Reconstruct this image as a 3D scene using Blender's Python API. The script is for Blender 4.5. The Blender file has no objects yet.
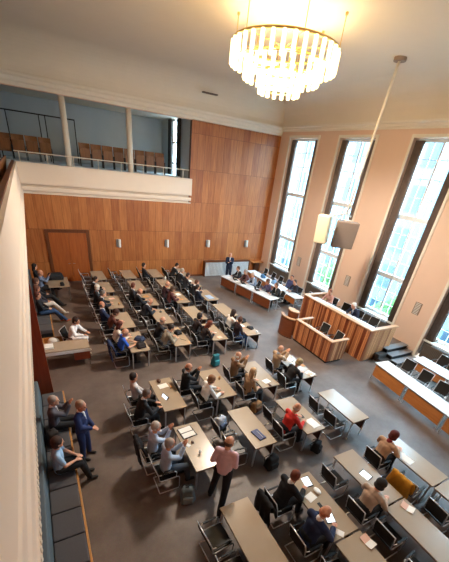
import bpy, bmesh, math, random
from mathutils import Vector, Matrix
random.seed(7)
PI = math.pi
C = bpy.context.scene.collection
V = Vector

# ------------------------------------------------------------------ materials
def nm(name):
    m = bpy.data.materials.new(name); m.use_nodes = True
    nt = m.node_tree; b = nt.nodes['Principled BSDF']
    return m, nt, b
def hexc(h):
    def f(c):
        c /= 255
        return c / 12.92 if c <= .04045 else ((c + .055) / 1.055) ** 2.4
    return tuple(f(int(h[i:i+2], 16)) for i in (0, 2, 4)) + (1,)
_mc = {}
def flat(h, rough=.6, metal=0, spec=.5, var=.12, scale=14):
    """plain material with a gentle procedural mottling"""
    k = (h, rough, metal, spec, var, scale)
    if k in _mc: return _mc[k]
    m, nt, b = nm('surface_' + h)
    c = hexc(h)
    b.inputs['Roughness'].default_value = rough; b.inputs['Metallic'].default_value = metal
    b.inputs['Specular IOR Level'].default_value = spec
    tc = nt.nodes.new('ShaderNodeTexCoord'); n = nt.nodes.new('ShaderNodeTexNoise')
    n.inputs['Scale'].default_value = scale; n.inputs['Detail'].default_value = 3
    nt.links.new(tc.outputs['Object'], n.inputs['Vector'])
    r = nt.nodes.new('ShaderNodeMix'); r.data_type = 'RGBA'
    r.inputs[6].default_value = tuple(x * (1 - var) for x in c[:3]) + (1,)
    r.inputs[7].default_value = tuple(min(1, x * (1 + var)) for x in c[:3]) + (1,)
    nt.links.new(n.outputs['Fac'], r.inputs[0]); nt.links.new(r.outputs[2], b.inputs['Base Color'])
    _mc[k] = m; return m
def emis(h, s, name='lit'):
    m, nt, b = nm(name); c = hexc(h)
    b.inputs['Base Color'].default_value = c
    b.inputs['Emission Color'].default_value = c; b.inputs['Emission Strength'].default_value = s
    return m
def wood(name, dark, light, cell=(0.55, 0, 0), axis='Z', rough=.45, joint=.012, hj=None, gs=1.0, cellvar=.5):
    """veneer: grain stretched along axis, boards differing in tone, thin joints"""
    m, nt, b = nm(name); N = nt.nodes; L = nt.links
    b.inputs['Roughness'].default_value = rough
    geo = N.new('ShaderNodeNewGeometry'); sep = N.new('ShaderNodeSeparateXYZ'); L.new(geo.outputs['Position'], sep.inputs[0])
    def math_(op, a, bb=None):
        n = N.new('ShaderNodeMath'); n.operation = op
        for i, x in enumerate((a, bb)):
            if x is None: continue
            if isinstance(x, (int, float)): n.inputs[i].default_value = x
            else: L.new(x, n.inputs[i])
        return n.outputs[0]
    i = 0 if cell[0] else (1 if cell[1] else 2)
    w = max(cell)
    u = math_('DIVIDE', sep.outputs[i], w)
    fl = math_('FLOOR', u); fr = math_('FRACT', u)
    comb = N.new('ShaderNodeCombineXYZ'); L.new(fl, comb.inputs[0])
    if hj:
        v = math_('DIVIDE', math_('ADD', sep.outputs[2], hj[1]), hj[0]); L.new(math_('FLOOR', v), comb.inputs[1]); frv = math_('FRACT', v)
    wn = N.new('ShaderNodeTexWhiteNoise'); wn.noise_dimensions = '2D'; L.new(comb.outputs[0], wn.inputs['Vector'])
    mp = N.new('ShaderNodeMapping'); L.new(geo.outputs['Position'], mp.inputs['Vector'])
    sc = {'Z': (14, 14, 1.1), 'Y': (14, 1.1, 14), 'X': (1.1, 14, 14)}[axis]
    mp.inputs['Scale'].default_value = tuple(x * gs for x in sc)
    add = N.new('ShaderNodeVectorMath'); add.operation = 'ADD'; L.new(mp.outputs[0], add.inputs[0])
    s2 = N.new('ShaderNodeVectorMath'); s2.operation = 'SCALE'; L.new(wn.outputs['Color'], s2.inputs[0]); s2.inputs[3].default_value = 20
    L.new(s2.outputs[0], add.inputs[1])
    no = N.new('ShaderNodeTexNoise'); no.inputs['Scale'].default_value = 1; no.inputs['Detail'].default_value = 5; no.inputs['Distortion'].default_value = .6
    L.new(add.outputs[0], no.inputs['Vector'])
    f = math_('ADD', math_('MULTIPLY', wn.outputs['Value'], cellvar), math_('MULTIPLY', no.outputs['Fac'], 1.0))
    f = math_('SUBTRACT', f, .25 + cellvar * .25)
    mx = N.new('ShaderNodeMix'); mx.data_type = 'RGBA'; mx.inputs[6].default_value = hexc(dark); mx.inputs[7].default_value = hexc(light)
    L.new(f, mx.inputs[0])
    out = mx.outputs[2]
    if joint:
        j = math_('LESS_THAN', fr, joint / w)
        if hj: j = math_('MAXIMUM', j, math_('LESS_THAN', frv, joint / hj[0]))
        m2 = N.new('ShaderNodeMix'); m2.data_type = 'RGBA'; L.new(j, m2.inputs[0]); L.new(out, m2.inputs[6])
        d = hexc(dark); m2.inputs[7].default_value = (d[0]*.35, d[1]*.35, d[2]*.35, 1); out = m2.outputs[2]
    L.new(out, b.inputs['Base Color'])
    return m
def carpet_mat():
    m, nt, b = nm('carpet'); N = nt.nodes; L = nt.links
    b.inputs['Roughness'].default_value = .5; b.inputs['Specular IOR Level'].default_value = .6
    g = N.new('ShaderNodeNewGeometry')
    n = N.new('ShaderNodeTexNoise'); n.inputs['Scale'].default_value = .5; n.inputs['Detail'].default_value = 6; n.inputs['Roughness'].default_value = .7
    L.new(g.outputs['Position'], n.inputs['Vector'])
    r = N.new('ShaderNodeValToRGB'); e = r.color_ramp.elements
    e[0].position = .3; e[0].color = hexc('50433c'); e[1].position = .7; e[1].color = hexc('7c6d64')
    L.new(n.outputs['Fac'], r.inputs[0])
    n2 = N.new('ShaderNodeTexNoise'); n2.inputs['Scale'].default_value = 45; L.new(g.outputs['Position'], n2.inputs['Vector'])
    mx = N.new('ShaderNodeMix'); mx.data_type = 'RGBA'; mx.blend_type = 'OVERLAY'; mx.inputs[0].default_value = .35
    L.new(r.outputs[0], mx.inputs[6]); L.new(n2.outputs['Color'], mx.inputs[7]); L.new(mx.outputs[2], b.inputs['Base Color'])
    return m
def glass_mat():
    m = bpy.data.materials.new('window_glass'); m.use_nodes = True; nt = m.node_tree; nt.nodes.clear()
    o = nt.nodes.new('ShaderNodeOutputMaterial'); t = nt.nodes.new('ShaderNodeBsdfTransparent'); g = nt.nodes.new('ShaderNodeBsdfGlossy')
    t.inputs[0].default_value = (.93, .97, .98, 1); g.inputs['Roughness'].default_value = .03
    mx = nt.nodes.new('ShaderNodeMixShader'); mx.inputs[0].default_value = .06
    nt.links.new(t.outputs[0], mx.inputs[1]); nt.links.new(g.outputs[0], mx.inputs[2]); nt.links.new(mx.outputs[0], o.inputs[0])
    return m
M = dict(
    wall=flat('dfc0a9', .85, var=.03, scale=2), ceil=flat('e2d6c4', .9, var=.03, scale=1.5), trim=flat('e6dccb', .6, var=.03),
    parapet=flat('ead8c4', .6, var=.03, scale=3), greywall=flat('b4bcc0', .9, var=.05, scale=2),
    panel=wood('wood_wall_veneer', '8e4a1e', 'd48c4c', cell=(.42, 0, 0), hj=(1.72, .6), cellvar=.35),
    doorw=wood('door_veneer', '8a4318', 'c46f30', cell=(1.1, 0, 0), joint=0, cellvar=.1),
    frame_w=wood('dark_wood_trim', '55290f', '7d4722', cell=(9, 0, 0), joint=0, cellvar=.1),
    slat=wood('dais_slats', '6e2c12', 'cf8a58', cell=(0, .085, 0), joint=.008, cellvar=1.1, gs=.7),
    slatx=wood('dais_slats_end', '8a4a22', 'd39a68', cell=(.085, 0, 0), joint=.008, cellvar=1.1, gs=.7),
    rim=wood('light_wood_rim', 'b98a62', 'd8b08a', cell=(0, 9, 0), joint=0, cellvar=.1, axis='Y'),
    frontr=wood('red_brown_panel', '70381b', '98552f', cell=(0, 5, 0), axis='Y', joint=0, cellvar=.3),
    front=wood('orange_panel', 'a85f28', 'd8904c', cell=(0, 5, 0), axis='Y', joint=0, cellvar=.3),
    modesty=wood('dark_panel', '4e2d1d', '6d4630', cell=(0, 5, 0), axis='Y', joint=0, cellvar=.1),
    seatw=wood('gallery_seat_wood', '6f4222', 'a06a38', cell=(3, 0, 0), joint=0, cellvar=.2),
    ped=wood('pedestal_wood', '7d3418', 'ab5530', cell=(3, 0, 0), joint=0, cellvar=.2),
    carpet=carpet_mat(), glass=glass_mat(),
    desk=flat('a8957e', .26, spec=.6, var=.05, scale=5), deskw=flat('dcdcdc', .3, spec=.6, var=.03), edge=flat('6b5646', .5),
    chrome=flat('dcdde0', .3, metal=.75, var=.03), steel=flat('9a9b9c', .35, metal=.9, var=.05), brass=flat('d7b77a', .3, metal=.9, var=.04),
    black=flat('141416', .6), blackm=flat('1d1d20', .75, var=.2), mesh=flat('24211f', .8, var=.2), leather=flat('1a1818', .4),
    bench=flat('514e50', .8, var=.1, scale=30), benchb=flat('56646b', .8, var=.08, scale=30), tan=flat('c08a50', .5),
    white=flat('eeeeea', .6, var=.02), paper=flat('f2efe8', .7, var=.02), pink=flat('e6b9a2', .7, var=.04), screen=None,
    frame=flat('e9eef0', .5, var=.02), curtain=flat('75645a', .9, var=.3, scale=6), speaker=flat('917c6c', .7, var=.05), speakerw=flat('d9cfae', .6, var=.04),
    sill=flat('dcd8d0', .5), rad=flat('6f6358', .6), radw=flat('c8ccce', .5), skin=flat('d29a7c', .55, var=.06), skin2=flat('c58a6c', .55, var=.06),
    stair=flat('4b4440', .8), stairt=flat('8c8d90', .7, var=.1), facade=flat('566c7a', .9, var=.05), facw=flat('1d303c', .3), leaf=flat('33551f', .8, var=.4, scale=3),
    street=flat('3a4044', .9))
M['screen'] = emis('dfeaf2', .55, 'tablet_screen')
M['tube'] = emis('ffe9b0', 1.15, 'opal_glass_lamp_tube')
M['slatroll'] = flat('b8bcc0', .6)

# ------------------------------------------------------------------ mesh helpers
def mesh_from(bm, name, mat=None, smooth=False):
    bmesh.ops.recalc_face_normals(bm, faces=bm.faces)
    me = bpy.data.meshes.new(name); bm.to_mesh(me); bm.free()
    if mat: me.materials.append(mat)
    if smooth:
        for p in me.polygons: p.use_smooth = True
    return me
def obj(name, bm, mat, parent=None, smooth=False, bevel=0):
    me = bm if isinstance(bm, bpy.types.Mesh) else mesh_from(bm, name, mat, smooth)
    o = bpy.data.objects.new(name, me); C.objects.link(o)
    if parent: o.parent = parent
    if bevel:
        b = o.modifiers.new('b', 'BEVEL'); b.width = bevel; b.segments = 2; b.limit_method = 'ANGLE'
    return o
def thing(name, label, cat, loc=(0, 0, 0), rz=0, group=None):
    o = bpy.data.objects.new(name, None); C.objects.link(o); o.empty_display_size = .1
    o.location = loc; o.rotation_euler = (0, 0, rz); tag(o, label, cat, group); return o
def tag(o, label, cat, group=None):
    o['label'] = label; o['category'] = cat
    if group: o['group'] = group
    return o
def struct(name, bm, mat, **k):
    o = obj(name, bm, mat, **k); o['kind'] = 'structure'; return o
def bx(bm, x0, x1, y0, y1, z0, z1, mtx=None):
    vs = [bm.verts.new(V((x, y, z)) if mtx is None else mtx @ V((x, y, z))) for x in (x0, x1) for y in (y0, y1) for z in (z0, z1)]
    for f in ((0,1,3,2), (4,6,7,5), (0,4,5,1), (2,3,7,6), (0,2,6,4), (1,5,7,3)): bm.faces.new([vs[i] for i in f])
    return bm
def B(*a, **k): return bx(bmesh.new(), *a, **k)
def basis(d, hint=None):
    d = d.normalized(); h = hint or (V((0, 0, 1)) if abs(d.z) < .9 else V((1, 0, 0)))
    u = h.cross(d)
    if u.length < 1e-4: u = V((0, 1, 0)).cross(d)
    u.normalize(); v = d.cross(u); return u, v
def tube(bm, pts, r, n=8, closed=False):
    pts = [V(p) for p in pts]; rings = []
    for i, p in enumerate(pts):
        if closed: d = pts[(i + 1) % len(pts)] - pts[i - 1]
        else: d = pts[min(i + 1, len(pts) - 1)] - pts[max(i - 1, 0)]
        u, v = basis(d); rr = r[i] if isinstance(r, (list, tuple)) else r
        rings.append([bm.verts.new(p + rr * (math.cos(2*PI*k/n) * u + math.sin(2*PI*k/n) * v)) for k in range(n)])
    m = len(rings)
    for i in range(m if closed else m - 1):
        a, b = rings[i], rings[(i + 1) % m]
        for k in range(n): bm.faces.new((a[k], a[(k+1) % n], b[(k+1) % n], b[k]))
    if not closed:
        bm.faces.new(rings[0]); bm.faces.new(rings[-1])
    return bm
def cap(bm, a, b, ra, rb, side=None, su=1.0, sv=1.0, n=12):
    """tapered capsule, optionally elliptical (su across side, sv along the other)"""
    a, b = V(a), V(b); d = b - a
    if d.length < 1e-5: d = V((0, 0, 1e-4))
    dn = d.normalized()
    if side is not None:
        u = (V(side) - V(side).dot(dn) * dn).normalized(); v = dn.cross(u)
    else: u, v = basis(d)
    rows = []
    for t in (-.99, -.75, -.4, 0): rows.append((a + dn * ra * t * .9, ra * math.sqrt(1 - t*t)))
    for t in (0, .4, .75, .99): rows.append((b + dn * rb * t * .9, rb * math.sqrt(1 - t*t)))
    R = [[bm.verts.new(p + r * (su * math.cos(2*PI*k/n) * u + sv * math.sin(2*PI*k/n) * v)) for k in range(n)] for p, r in rows]
    for i in range(len(R) - 1):
        for k in range(n): bm.faces.new((R[i][k], R[i][(k+1) % n], R[i+1][(k+1) % n], R[i+1][k]))
    bm.faces.new(R[0]); bm.faces.new(R[-1]); return bm
def ell(bm, c, rad, rot=None, n=14, m=9):
    c = V(c); rot = rot or Matrix.Identity(3); R = []
    for i in range(m + 1):
        th = max(.06, min(PI - .06, PI * i / m))
        R.append([bm.verts.new(c + rot @ V((rad[0]*math.sin(th)*math.cos(2*PI*k/n), rad[1]*math.sin(th)*math.sin(2*PI*k/n), rad[2]*math.cos(th)))) for k in range(n)])
    for i in range(m):
        for k in range(n): bm.faces.new((R[i][k], R[i][(k+1) % n], R[i+1][(k+1) % n], R[i+1][k]))
    bm.faces.new(R[0]); bm.faces.new(R[-1]); return bm
def remesh(bm, vox, name, smooth=4):
    bmesh.ops.recalc_face_normals(bm, faces=bm.faces)
    me = bpy.data.meshes.new('t'); bm.to_mesh(me); bm.free()
    o = bpy.data.objects.new('t', me); C.objects.link(o)
    r = o.modifiers.new('r', 'REMESH'); r.mode = 'VOXEL'; r.voxel_size = vox; r.use_smooth_shade = True
    s = o.modifiers.new('s', 'SMOOTH'); s.factor = .5; s.iterations = smooth
    dg = bpy.context.evaluated_depsgraph_get(); out = bpy.data.meshes.new_from_object(o.evaluated_get(dg)); out.name = name
    bpy.data.objects.remove(o); bpy.data.meshes.remove(me)
    out.materials.clear(); out.materials.append(M['white'])
    for p in out.polygons: p.use_smooth = True
    return out
def setmat(o, mat):
    s = o.material_slots[0]; s.link = 'OBJECT'; s.material = mat
def copy_tree(o, parent=None):
    c = o.copy(); C.objects.link(c)
    if parent: c.parent = parent
    for ch in o.children: copy_tree(ch, c)
    return c
used_protos = set()
def place(proto, loc, rz, label, group=None):
    """first use moves the prototype, later uses copy it"""
    if proto.name in used_protos: o = copy_tree(proto)
    else: used_protos.add(proto.name); o = proto
    o.location = loc; o.rotation_euler = (0, 0, rz); o['label'] = label
    if group: o['group'] = group
    elif 'group' in o: del o['group']
    return o

# ------------------------------------------------------------------ room shell
XW, YW, XL, ZC, ZCOR = 14.45, 20.3, -.9, 10.3, 9.05
GX = -4.5; YB = -1.5
struct('floor', B(XL - .3, XW + .4, YB, YW + .1, -.2, 0), M['carpet'])
struct('ceiling', B(GX, XW + .6, YB - .2, YW + .3, ZC, ZC + .2), M['ceil'])
# wood wall: panelled; gallery opening above z 4.9 for x < 8.4
bm = B(XL - .2, 8.4, YW, YW + .25, 0, 4.5); bx(bm, 8.4, XW + .05, YW, YW + .25, 0, 8.75)
struct('wall_back', bm, M['panel'])
bm = B(GX, XW + .05, YW, YW + .25, 8.57, ZC); bx(bm, 8.4, XW + .3, YW+.02, YW + .24, 8.75, ZC)
struct('wall_upper_back', bm, M['wall'])
struct('wall_left', B(XL - .2, XL, YB, YW, 0, 4.6), M['ped'])
struct('wall_front', B(GX, XW + .6, YB - .2, YB, 0, ZC), M['wall'])
struct('wall_gallery_left', B(GX - .2, GX, YB, YW + 6, 4.4, ZC), M['greywall'])
# window wall
wins = [(16.78, 19.3), (12.83, 15.12), (8.57, 10.87), (4.6, 6.9), (.45, 2.75)]
WZ0, WZ1 = .12, 8.5
bm = bmesh.new(); edges = [YW + .25] + [e for w in wins for e in (w[1], w[0])] + [YB]
for i in range(0, len(edges), 2): bx(bm, XW, XW + .5, edges[i+1], edges[i], 0, ZC)
for a, b in wins:
    bx(bm, XW, XW + .5, a, b, 0, WZ0); bx(bm, XW, XW + .5, a, b, WZ1, ZC)
struct('wall_right', bm, M['wall'])
# cornice profile along back wall, window wall and the cove above
def prism(bm, prof, axis, a, b):
    """prof: list of (d, z) with d measured inward from the wall"""
    n = len(prof)
    def P(d, z, t): return V((t, YW - d, z)) if axis == 'X' else V((XW - d, t, z))
    A = [bm.verts.new(P(d, z, a)) for d, z in prof]; Bv = [bm.verts.new(P(d, z, b)) for d, z in prof]
    for i in range(n): bm.faces.new((A[i], A[(i+1) % n], Bv[(i+1) % n], Bv[i]))
    bm.faces.new(A); bm.faces.new(Bv)
    return bm
corn = [(0, 8.6), (.05, 8.6), (.06, 8.72), (.12, 8.76), (.13, 8.9), (.2, 8.93), (.24, 9.0), (.24, 9.05), (0, 9.05)]
struct('trim_1', prism(bmesh.new(), corn, 'X', GX, XW), M['trim'])
corn2 = [(0, 8.8), (.05, 8.8), (.06, 8.86), (.12, 8.89), (.14, 8.97), (.22, 9.0), (.24, 9.07), (0, 9.07)]
struct('trim_2', prism(bmesh.new(), corn2, 'Y', YB, YW), M['trim'])
cove = [(0, 9.08)] + [(1.5 - 1.5 * math.cos(t), 9.08 + (ZC - 9.08) * math.sin(t)) for t in [PI/2 * k / 10 for k in range(11)]] + [(0, ZC)]
cv = [(0, 9.08), (.05, 9.08)] + [(.05 + 1.5 * (1 - math.cos(PI/2*k/12)), 9.08 + (ZC - .002 - 9.08) * math.sin(PI/2*k/12)) for k in range(1, 13)] + [(0, ZC - .002)]
struct('trim_3', prism(bmesh.new(), cv, 'Y', YB, YW), M['ceil'], smooth=False)
struct('trim_4', prism(bmesh.new(), cv, 'X', GX, XW), M['ceil'])
struct('baseboard_right', B(XW - .02, XW, 2.75, 4.6, 0, .1), M['frame_w'])
struct('baseboard_back', B(2.6, 9.7, YW - .02, YW, 0, .1), M['frame_w'])

# windows
def window(i, y0, y1):
    root = bpy.data.objects.new('window_%d' % i, None); C.objects.link(root); root['kind'] = 'structure'
    root.location = (XW, y0, WZ0); w = y1 - y0; h = WZ1 - WZ0
    # cream surround on the wall face
    bm = B(-.035, .02, -.12, .0, -.1, h + .12); bx(bm, -.035, .02, w, w + .12, -.1, h + .12); bx(bm, -.035, .02, 0, w, h, h + .12)
    obj('window_surround', bm, M['trim'], root)
    a, b, zb = .3, w - .3, .95
    bm = B(.36, .46, a - .3, a, zb, h); bx(bm, .36, .46, b, b + .3, zb, h)
    bx(bm, .36, .46, a, b, h - .12, h); bx(bm, .36, .46, a, b, zb, zb + .14)
    for z in (2.75, 5.35): bx(bm, .35, .47, a, b, z, z + .2)
    bx(bm, .38, .44, (a+b)/2 - .05, (a+b)/2 + .05, zb, h)
    obj('window_frame', bm, M['frame'], root)
    bm = bmesh.new()
    for k in (1, 3): bx(bm, .395, .425, a + (b-a)*k/4 - .015, a + (b-a)*k/4 + .015, zb, h)
    for z0, z1, n in ((zb, 2.75, 3), (2.95, 5.35, 4), (5.55, h, 4)):
        for k in range(1, n): bx(bm, .395, .425, a, b, z0 + (z1-z0)*k/n - .015, z0 + (z1-z0)*k/n + .015)
    obj('glazing_bars', bm, M['frame'], root)
    obj('window_pane', B(.405, .412, a, b, zb, h), M['glass'], root)
    obj('window_sill', B(.02, .38, 0, w, zb - .06, zb), M['sill'], root)
    bm = B(.1, .36, .1, w - .1, .1, .78)
    for k in range(int((w - .2) / .07)): bx(bm, .07, .1, .12 + k*.07, .155 + k*.07, .12, .76)
    obj('radiator_cover', bm, M['rad'], root)
def curtain(y0, y1, label):
    bm = bmesh.new(); n = 40; top = []; bot = []
    for k in range(n + 1):
        y = y0 + (y1 - y0) * k / n; x = .17 + .06 * math.sin(k * 1.35) + .015 * math.sin(k * .7)
        top.append((x, y)); bot.append((x + .01 * math.sin(k), y))
    rows = []
    for z, pr in ((8.42 - .35, top), (5, top), (2.5, bot), (0, bot)):
        rows.append([(bm.verts.new((x, y - y0, z)), bm.verts.new((x + .02, y - y0, z))) for x, y in pr])
    for i in range(3):
        for k in range(n):
            for s in (0, 1): bm.faces.new((rows[i][k][s], rows[i][k+1][s], rows[i+1][k+1][s], rows[i+1][k][s]))
    for i in (0, 3):
        for k in range(n): bm.faces.new((rows[i][k][0], rows[i][k+1][0], rows[i][k+1][1], rows[i][k][1]))
    for k in (0, n):
        for i in range(3): bm.faces.new((rows[i][k][0], rows[i+1][k][0], rows[i+1][k][1], rows[i][k][1]))
    o = obj('curtain', bm, M['curtain'], smooth=True); o.location = (XW, y0, .35 + .0)
    tag(o, label, 'curtain', 'brown curtains in the window reveals')
wn = ['the window nearest the panelled wall', 'the second window from the panelled wall', 'the window behind the dais', 'the window right of the dais', 'the nearest window']
for i, (a, b) in enumerate(wins):
    window(i + 1, a, b)
    curtain(b - .4, b - .02, 'tall brown curtain hanging at the left side of ' + wn[i])
    curtain(a + .02, a + .4, 'tall brown curtain hanging at the right side of ' + wn[i])
for y, z, s in ((16.12, 2.0, 'between the first two windows'), (11.95, 2.1, 'on the pier left of the dais window'), (7.73, 2.2, 'on the pier beside the dais steps')):
    t = thing('wall_grille', 'small grey double vent grille ' + s, 'vent', (XW, y, z), 0, 'vent grilles on the window piers')
    obj('grille_plate', B(-.02, 0, -.16, .16, -.27, .27), M['speaker'], t)
    bm = bmesh.new()
    for k in range(8): bx(bm, -.032, -.02, -.12, .12, -.24 + k*.065, -.21 + k*.065)
    obj('grille_slats', bm, M['sill'], t)

# door in the wood wall
d = bpy.data.objects.new('door_1', None); C.objects.link(d); d['kind'] = 'structure'; d.location = (.26, YW, 0)
bm = B(0, .16, -.06, 0, 0, 2.85); bx(bm, 2.06, 2.22, -.06, 0, 0, 2.85); bx(bm, .16, 2.06, -.06, 0, 2.69, 2.85)
obj('door_frame', bm, M['frame_w'], d)
for x in (.17, 1.12):
    l = obj('door_leaf', B(x, x + .93, -.035, -.002, .01, 2.68), M['doorw'], d)
    hx = 1.03 if x < .5 else 1.19
    obj('door_handle', tube(bmesh.new(), [(hx, -.04, 1.05), (hx, -.09, 1.05), (hx + (.1 if x > .5 else -.1), -.09, 1.05)], .012), M['steel'], l)
# wood wing wall at the left
struct('wall_wing', B(XL, -.42, 9.0, 9.14, 0, 4.48), M['ped'])

# wall lights
for x, s in ((4.02, 'nearest the door'), (6.97, 'second from the door'), (9.84, 'above the left end of the white slatted panel'), (12.85, 'nearest the window wall')):
    t = thing('wall_lamp', 'steel wall lamp on the panelling, ' + s, 'lamp', (x, YW, 2.16), 0, 'wall lamps on the panelling')
    obj('back_plate', B(-.07, .1, -.03, 0, -.22, .22), M['steel'], t)
    bm = bmesh.new(); tube(bm, [(.08, -.09, -.22), (.08, -.09, .22)], .075, 14); obj('lamp_shade', bm, M['paper'], t, smooth=False)
    obj('side_fin', B(-.1, -.06, -.12, 0, -.2, .2), M['steel'], t)
# slatted radiator screen below
t = thing('radiator_screen', 'long white slatted radiator screen with dark frame below the wall lamps', 'radiator', (9.7, YW - .32, 0))
bm = B(-.06, 0, 0, .3, 0, 1.0); bx(bm, 3.5, 3.56, 0, .3, 0, 1.0); bx(bm, -.06, 3.56, -.02, .3, 1.0, 1.05)
obj('screen_frame', bm, M['frame_w'], t)
obj('backing', B(0, 3.5, .06, .3, .02, .98), M['edge'], t); bm = bmesh.new()
for k in range(32): bx(bm, .02 + k*.109, .095 + k*.109, .02, .06, .04, .96)
bx(bm, .0, 3.5, .052, .062, .04, .1); bx(bm, .0, 3.5, .052, .062, .9, .96)
obj('slatted_panel', bm, M['radw'], t)
t = thing('console_table', 'wooden wall console in the corner by the first window', 'table', (13.85, YW, 0))
obj('table_top', B(-.45, .5, -.5, -.02, .9, .97), M['front'], t); obj('bracket', B(-.05, .3, -.3, -.02, .0, .9), M['modesty'], t)

# ceiling vents
t = thing('ceiling_vent', 'dark narrow slot vent above the gallery corner', 'vent', (9.1, YW - .55, 9.72))
obj('vent_frame', B(-.42, .42, -.1, .1, .0, .05), M['edge'], t)
t = thing('ceiling_vent', 'dark narrow slot vent in the cove above the window wall', 'vent', (XW - .55, 8.9, 9.83))
obj('vent_frame', B(-.08, .08, -.45, .45, 0, .05), M['edge'], t)

# ------------------------------------------------------------------ gallery
struct('gallery_floor_back', B(GX, 8.4, YW + .25, YW + 5.2, 4.5, 5.0), M['greywall'])
struct('gallery_floor_left', B(GX, -.5, YB, YW + .25, 4.5, 5.0), M['greywall'])
struct('gallery_ceiling', B(GX, 9.0, YW + .25, YW + 5.4, 8.75, 8.95), M['ceil'])
struct('wall_gallery_back', B(GX, 9.2, YW + 5.2, YW + 5.4, 4.5, 8.95), M['greywall'])
bm = B(8.4, 8.6, YW + .25, YW + 1.9, 4.5, 8.8); bx(bm, 8.4, 8.6, YW + 3.2, YW + 5.2, 4.5, 8.8); bx(bm, 8.4, 8.6, YW + 1.9, YW + 3.2, 4.5, 5.3)
struct('wall_gallery_right', bm, M['greywall'])
root = bpy.data.objects.new('window_6', None); C.objects.link(root); root['kind'] = 'structure'; root.location = (8.45, YW + 1.9, 5.3)
bm = B(0, .08, 0, .08, 0, 3.4); bx(bm, 0, .08, 1.22, 1.3, 0, 3.4); bx(bm, 0, .08, .61, .69, 0, 3.4)
for z in (0, 1.1, 2.2, 3.32): bx(bm, 0, .08, 0, 1.3, z, z + .08)
obj('window_frame', bm, M['frame'], root); obj('window_pane', B(.035, .042, .05, 1.25, .05, 3.35), M['glass'], root)
for y, s in ((YW + 1.5, 'near'), (YW + 3.1, 'far')):
    bm = bmesh.new()
    for k in range(7): tube(bm, [(8.3, y + k*.07, 5.1), (8.3, y + k*.07, 8.7)], .045, 7)
    tag(obj('curtain', bm, M['black']), 'black curtain at the %s side of the gallery window' % s, 'curtain')
# parapets
def parapet_prof(d0):  # (outward distance, z)
    return [(0, 5.8), (d0, 5.8), (d0, 4.9), (d0 - .05, 4.86), (d0 - .05, 4.74), (d0 - .02, 4.7), (d0 - .02, 4.6), (d0 - .09, 4.56), (d0 - .09, 4.49), (0, 4.49)]
bm = prism(bmesh.new(), [(d - .02, z) for d, z in [(-.12, 5.8), (.16, 5.8), (.16, 4.93), (-.06, 4.92), (-.06, 4.83), (.11, 4.81), (.11, 4.64), (-.06, 4.63), (-.06, 4.55), (.07, 4.54), (.07, 4.49), (-.12, 4.49)]], 'X', -.37, 8.5)
struct('trim_5', bm, M['parapet'])
bm = bmesh.new()
pr = [(-.5, 5.8), (-.37, 5.8), (-.37, 4.93), (-.355, 4.9), (-.355, 4.78), (-.335, 4.75), (-.335, 4.62), (-.325, 4.6), (-.325, 4.49), (-.5, 4.49)]
A = [bm.verts.new((x, YB, z)) for x, z in pr]; Bq = [bm.verts.new((x, YW, z)) for x, z in pr]
for i in range(len(pr)): bm.faces.new((A[i], A[(i+1) % len(pr)], Bq[(i+1) % len(pr)], Bq[i]))
bm.faces.new(A); bm.faces.new(Bq); struct('trim_6', bm, M['parapet'])
struct('trim_7', B(-.56, -.44, YB, YW - .0, 5.8, 5.84), M['frame_w'])
bm = bmesh.new()
for k in range(150): ell(bm, (-.325, .3 + k * .06, 4.55), (.012, .022, .03), n=6, m=4)
o = struct('trim_8', bm, M['trim'])
# rail on the back parapet
t = thing('handrail', 'thin pale metal handrail on posts along the back gallery parapet', 'railing', (0, YW + .06, 5.8))
obj('top_rail', tube(bmesh.new(), [(-.4, 0, .42), (8.35, 0, .42)], .022), M['trim'], t)
for k in range(8): obj('rail_post', tube(bmesh.new(), [(-.2 + k * 1.17, 0, 0), (-.2 + k * 1.17, 0, .42)], .02), M['trim'], t)
for x, s in ((1.97, 'left'), (5.05, 'right')):
    t = thing('column', 'slim round cream column at the %s of the two on the gallery edge' % s, 'column', (x, YW + .35, 5.0), 0, 'gallery columns')
    obj('column_shaft', tube(bmesh.new(), [(0, 0, 0), (0, 0, 3.75)], .14, 24), M['trim'], t, smooth=True)
    obj('column_base', tube(bmesh.new(), [(0, 0, 0), (0, 0, .12)], .17, 24), M['trim'], t)
# dark steel frame standing in the gallery
t = thing('metal_partition_frame', 'dark thin metal frame standing behind the gallery seats at left', 'frame', (-3.2, YW + 3.4, 5.0))
bm = bmesh.new(); bx(bm, 0, 6.0, -.02, .02, 2.86, 2.92)
for x in (0, 2.2, 2.7, 4.2, 4.5, 5.95): bx(bm, x, x + .05, -.02, .02, 0, 2.9)
obj('frame_bars', bm, M['black'], t)
# risers and seats
struct('gallery_step', B(GX, 8.3, YW + 1.2, YW + 5.2, 5.0, 5.8), M['greywall'])
def make_gseat():
    t = thing('folding_seat', '', 'seat', (0, 0, 0), 0)
    bm = bmesh.new(); n = 8
    for (z0, z1, yy0, yy1) in ((.32, 1.08, 0, .14),):
        fr = []
        for k in range(n + 1):
            x = -.28 + .56 * k / n; cy = -.05 * (1 - (x / .28) ** 2)
            fr.append([bm.verts.new((x, -cy + yy0, z0)), bm.verts.new((x, -cy + yy1, z1)), bm.verts.new((x, -cy + yy1 + .025, z1)), bm.verts.new((x, -cy + yy0 + .025, z0))])
        for k in range(n):
            for j in range(4): bm.faces.new((fr[k][j], fr[k][(j+1) % 4], fr[k+1][(j+1) % 4], fr[k+1][j]))
        bm.faces.new(fr[0]); bm.faces.new(fr[-1])
    obj('backrest', bm, M['seatw'], t)
    bm = B(-.25, .25, -.08, -.045, .42, .86); obj('tip_up_seat', bm, M['seatw'], t, bevel=.01)
    for s in (-1, 1): obj('side_support', B(s*.275 - .015, s*.275 + .015, -.12, .1, 0, .62), M['black'], t)
    return t
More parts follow.
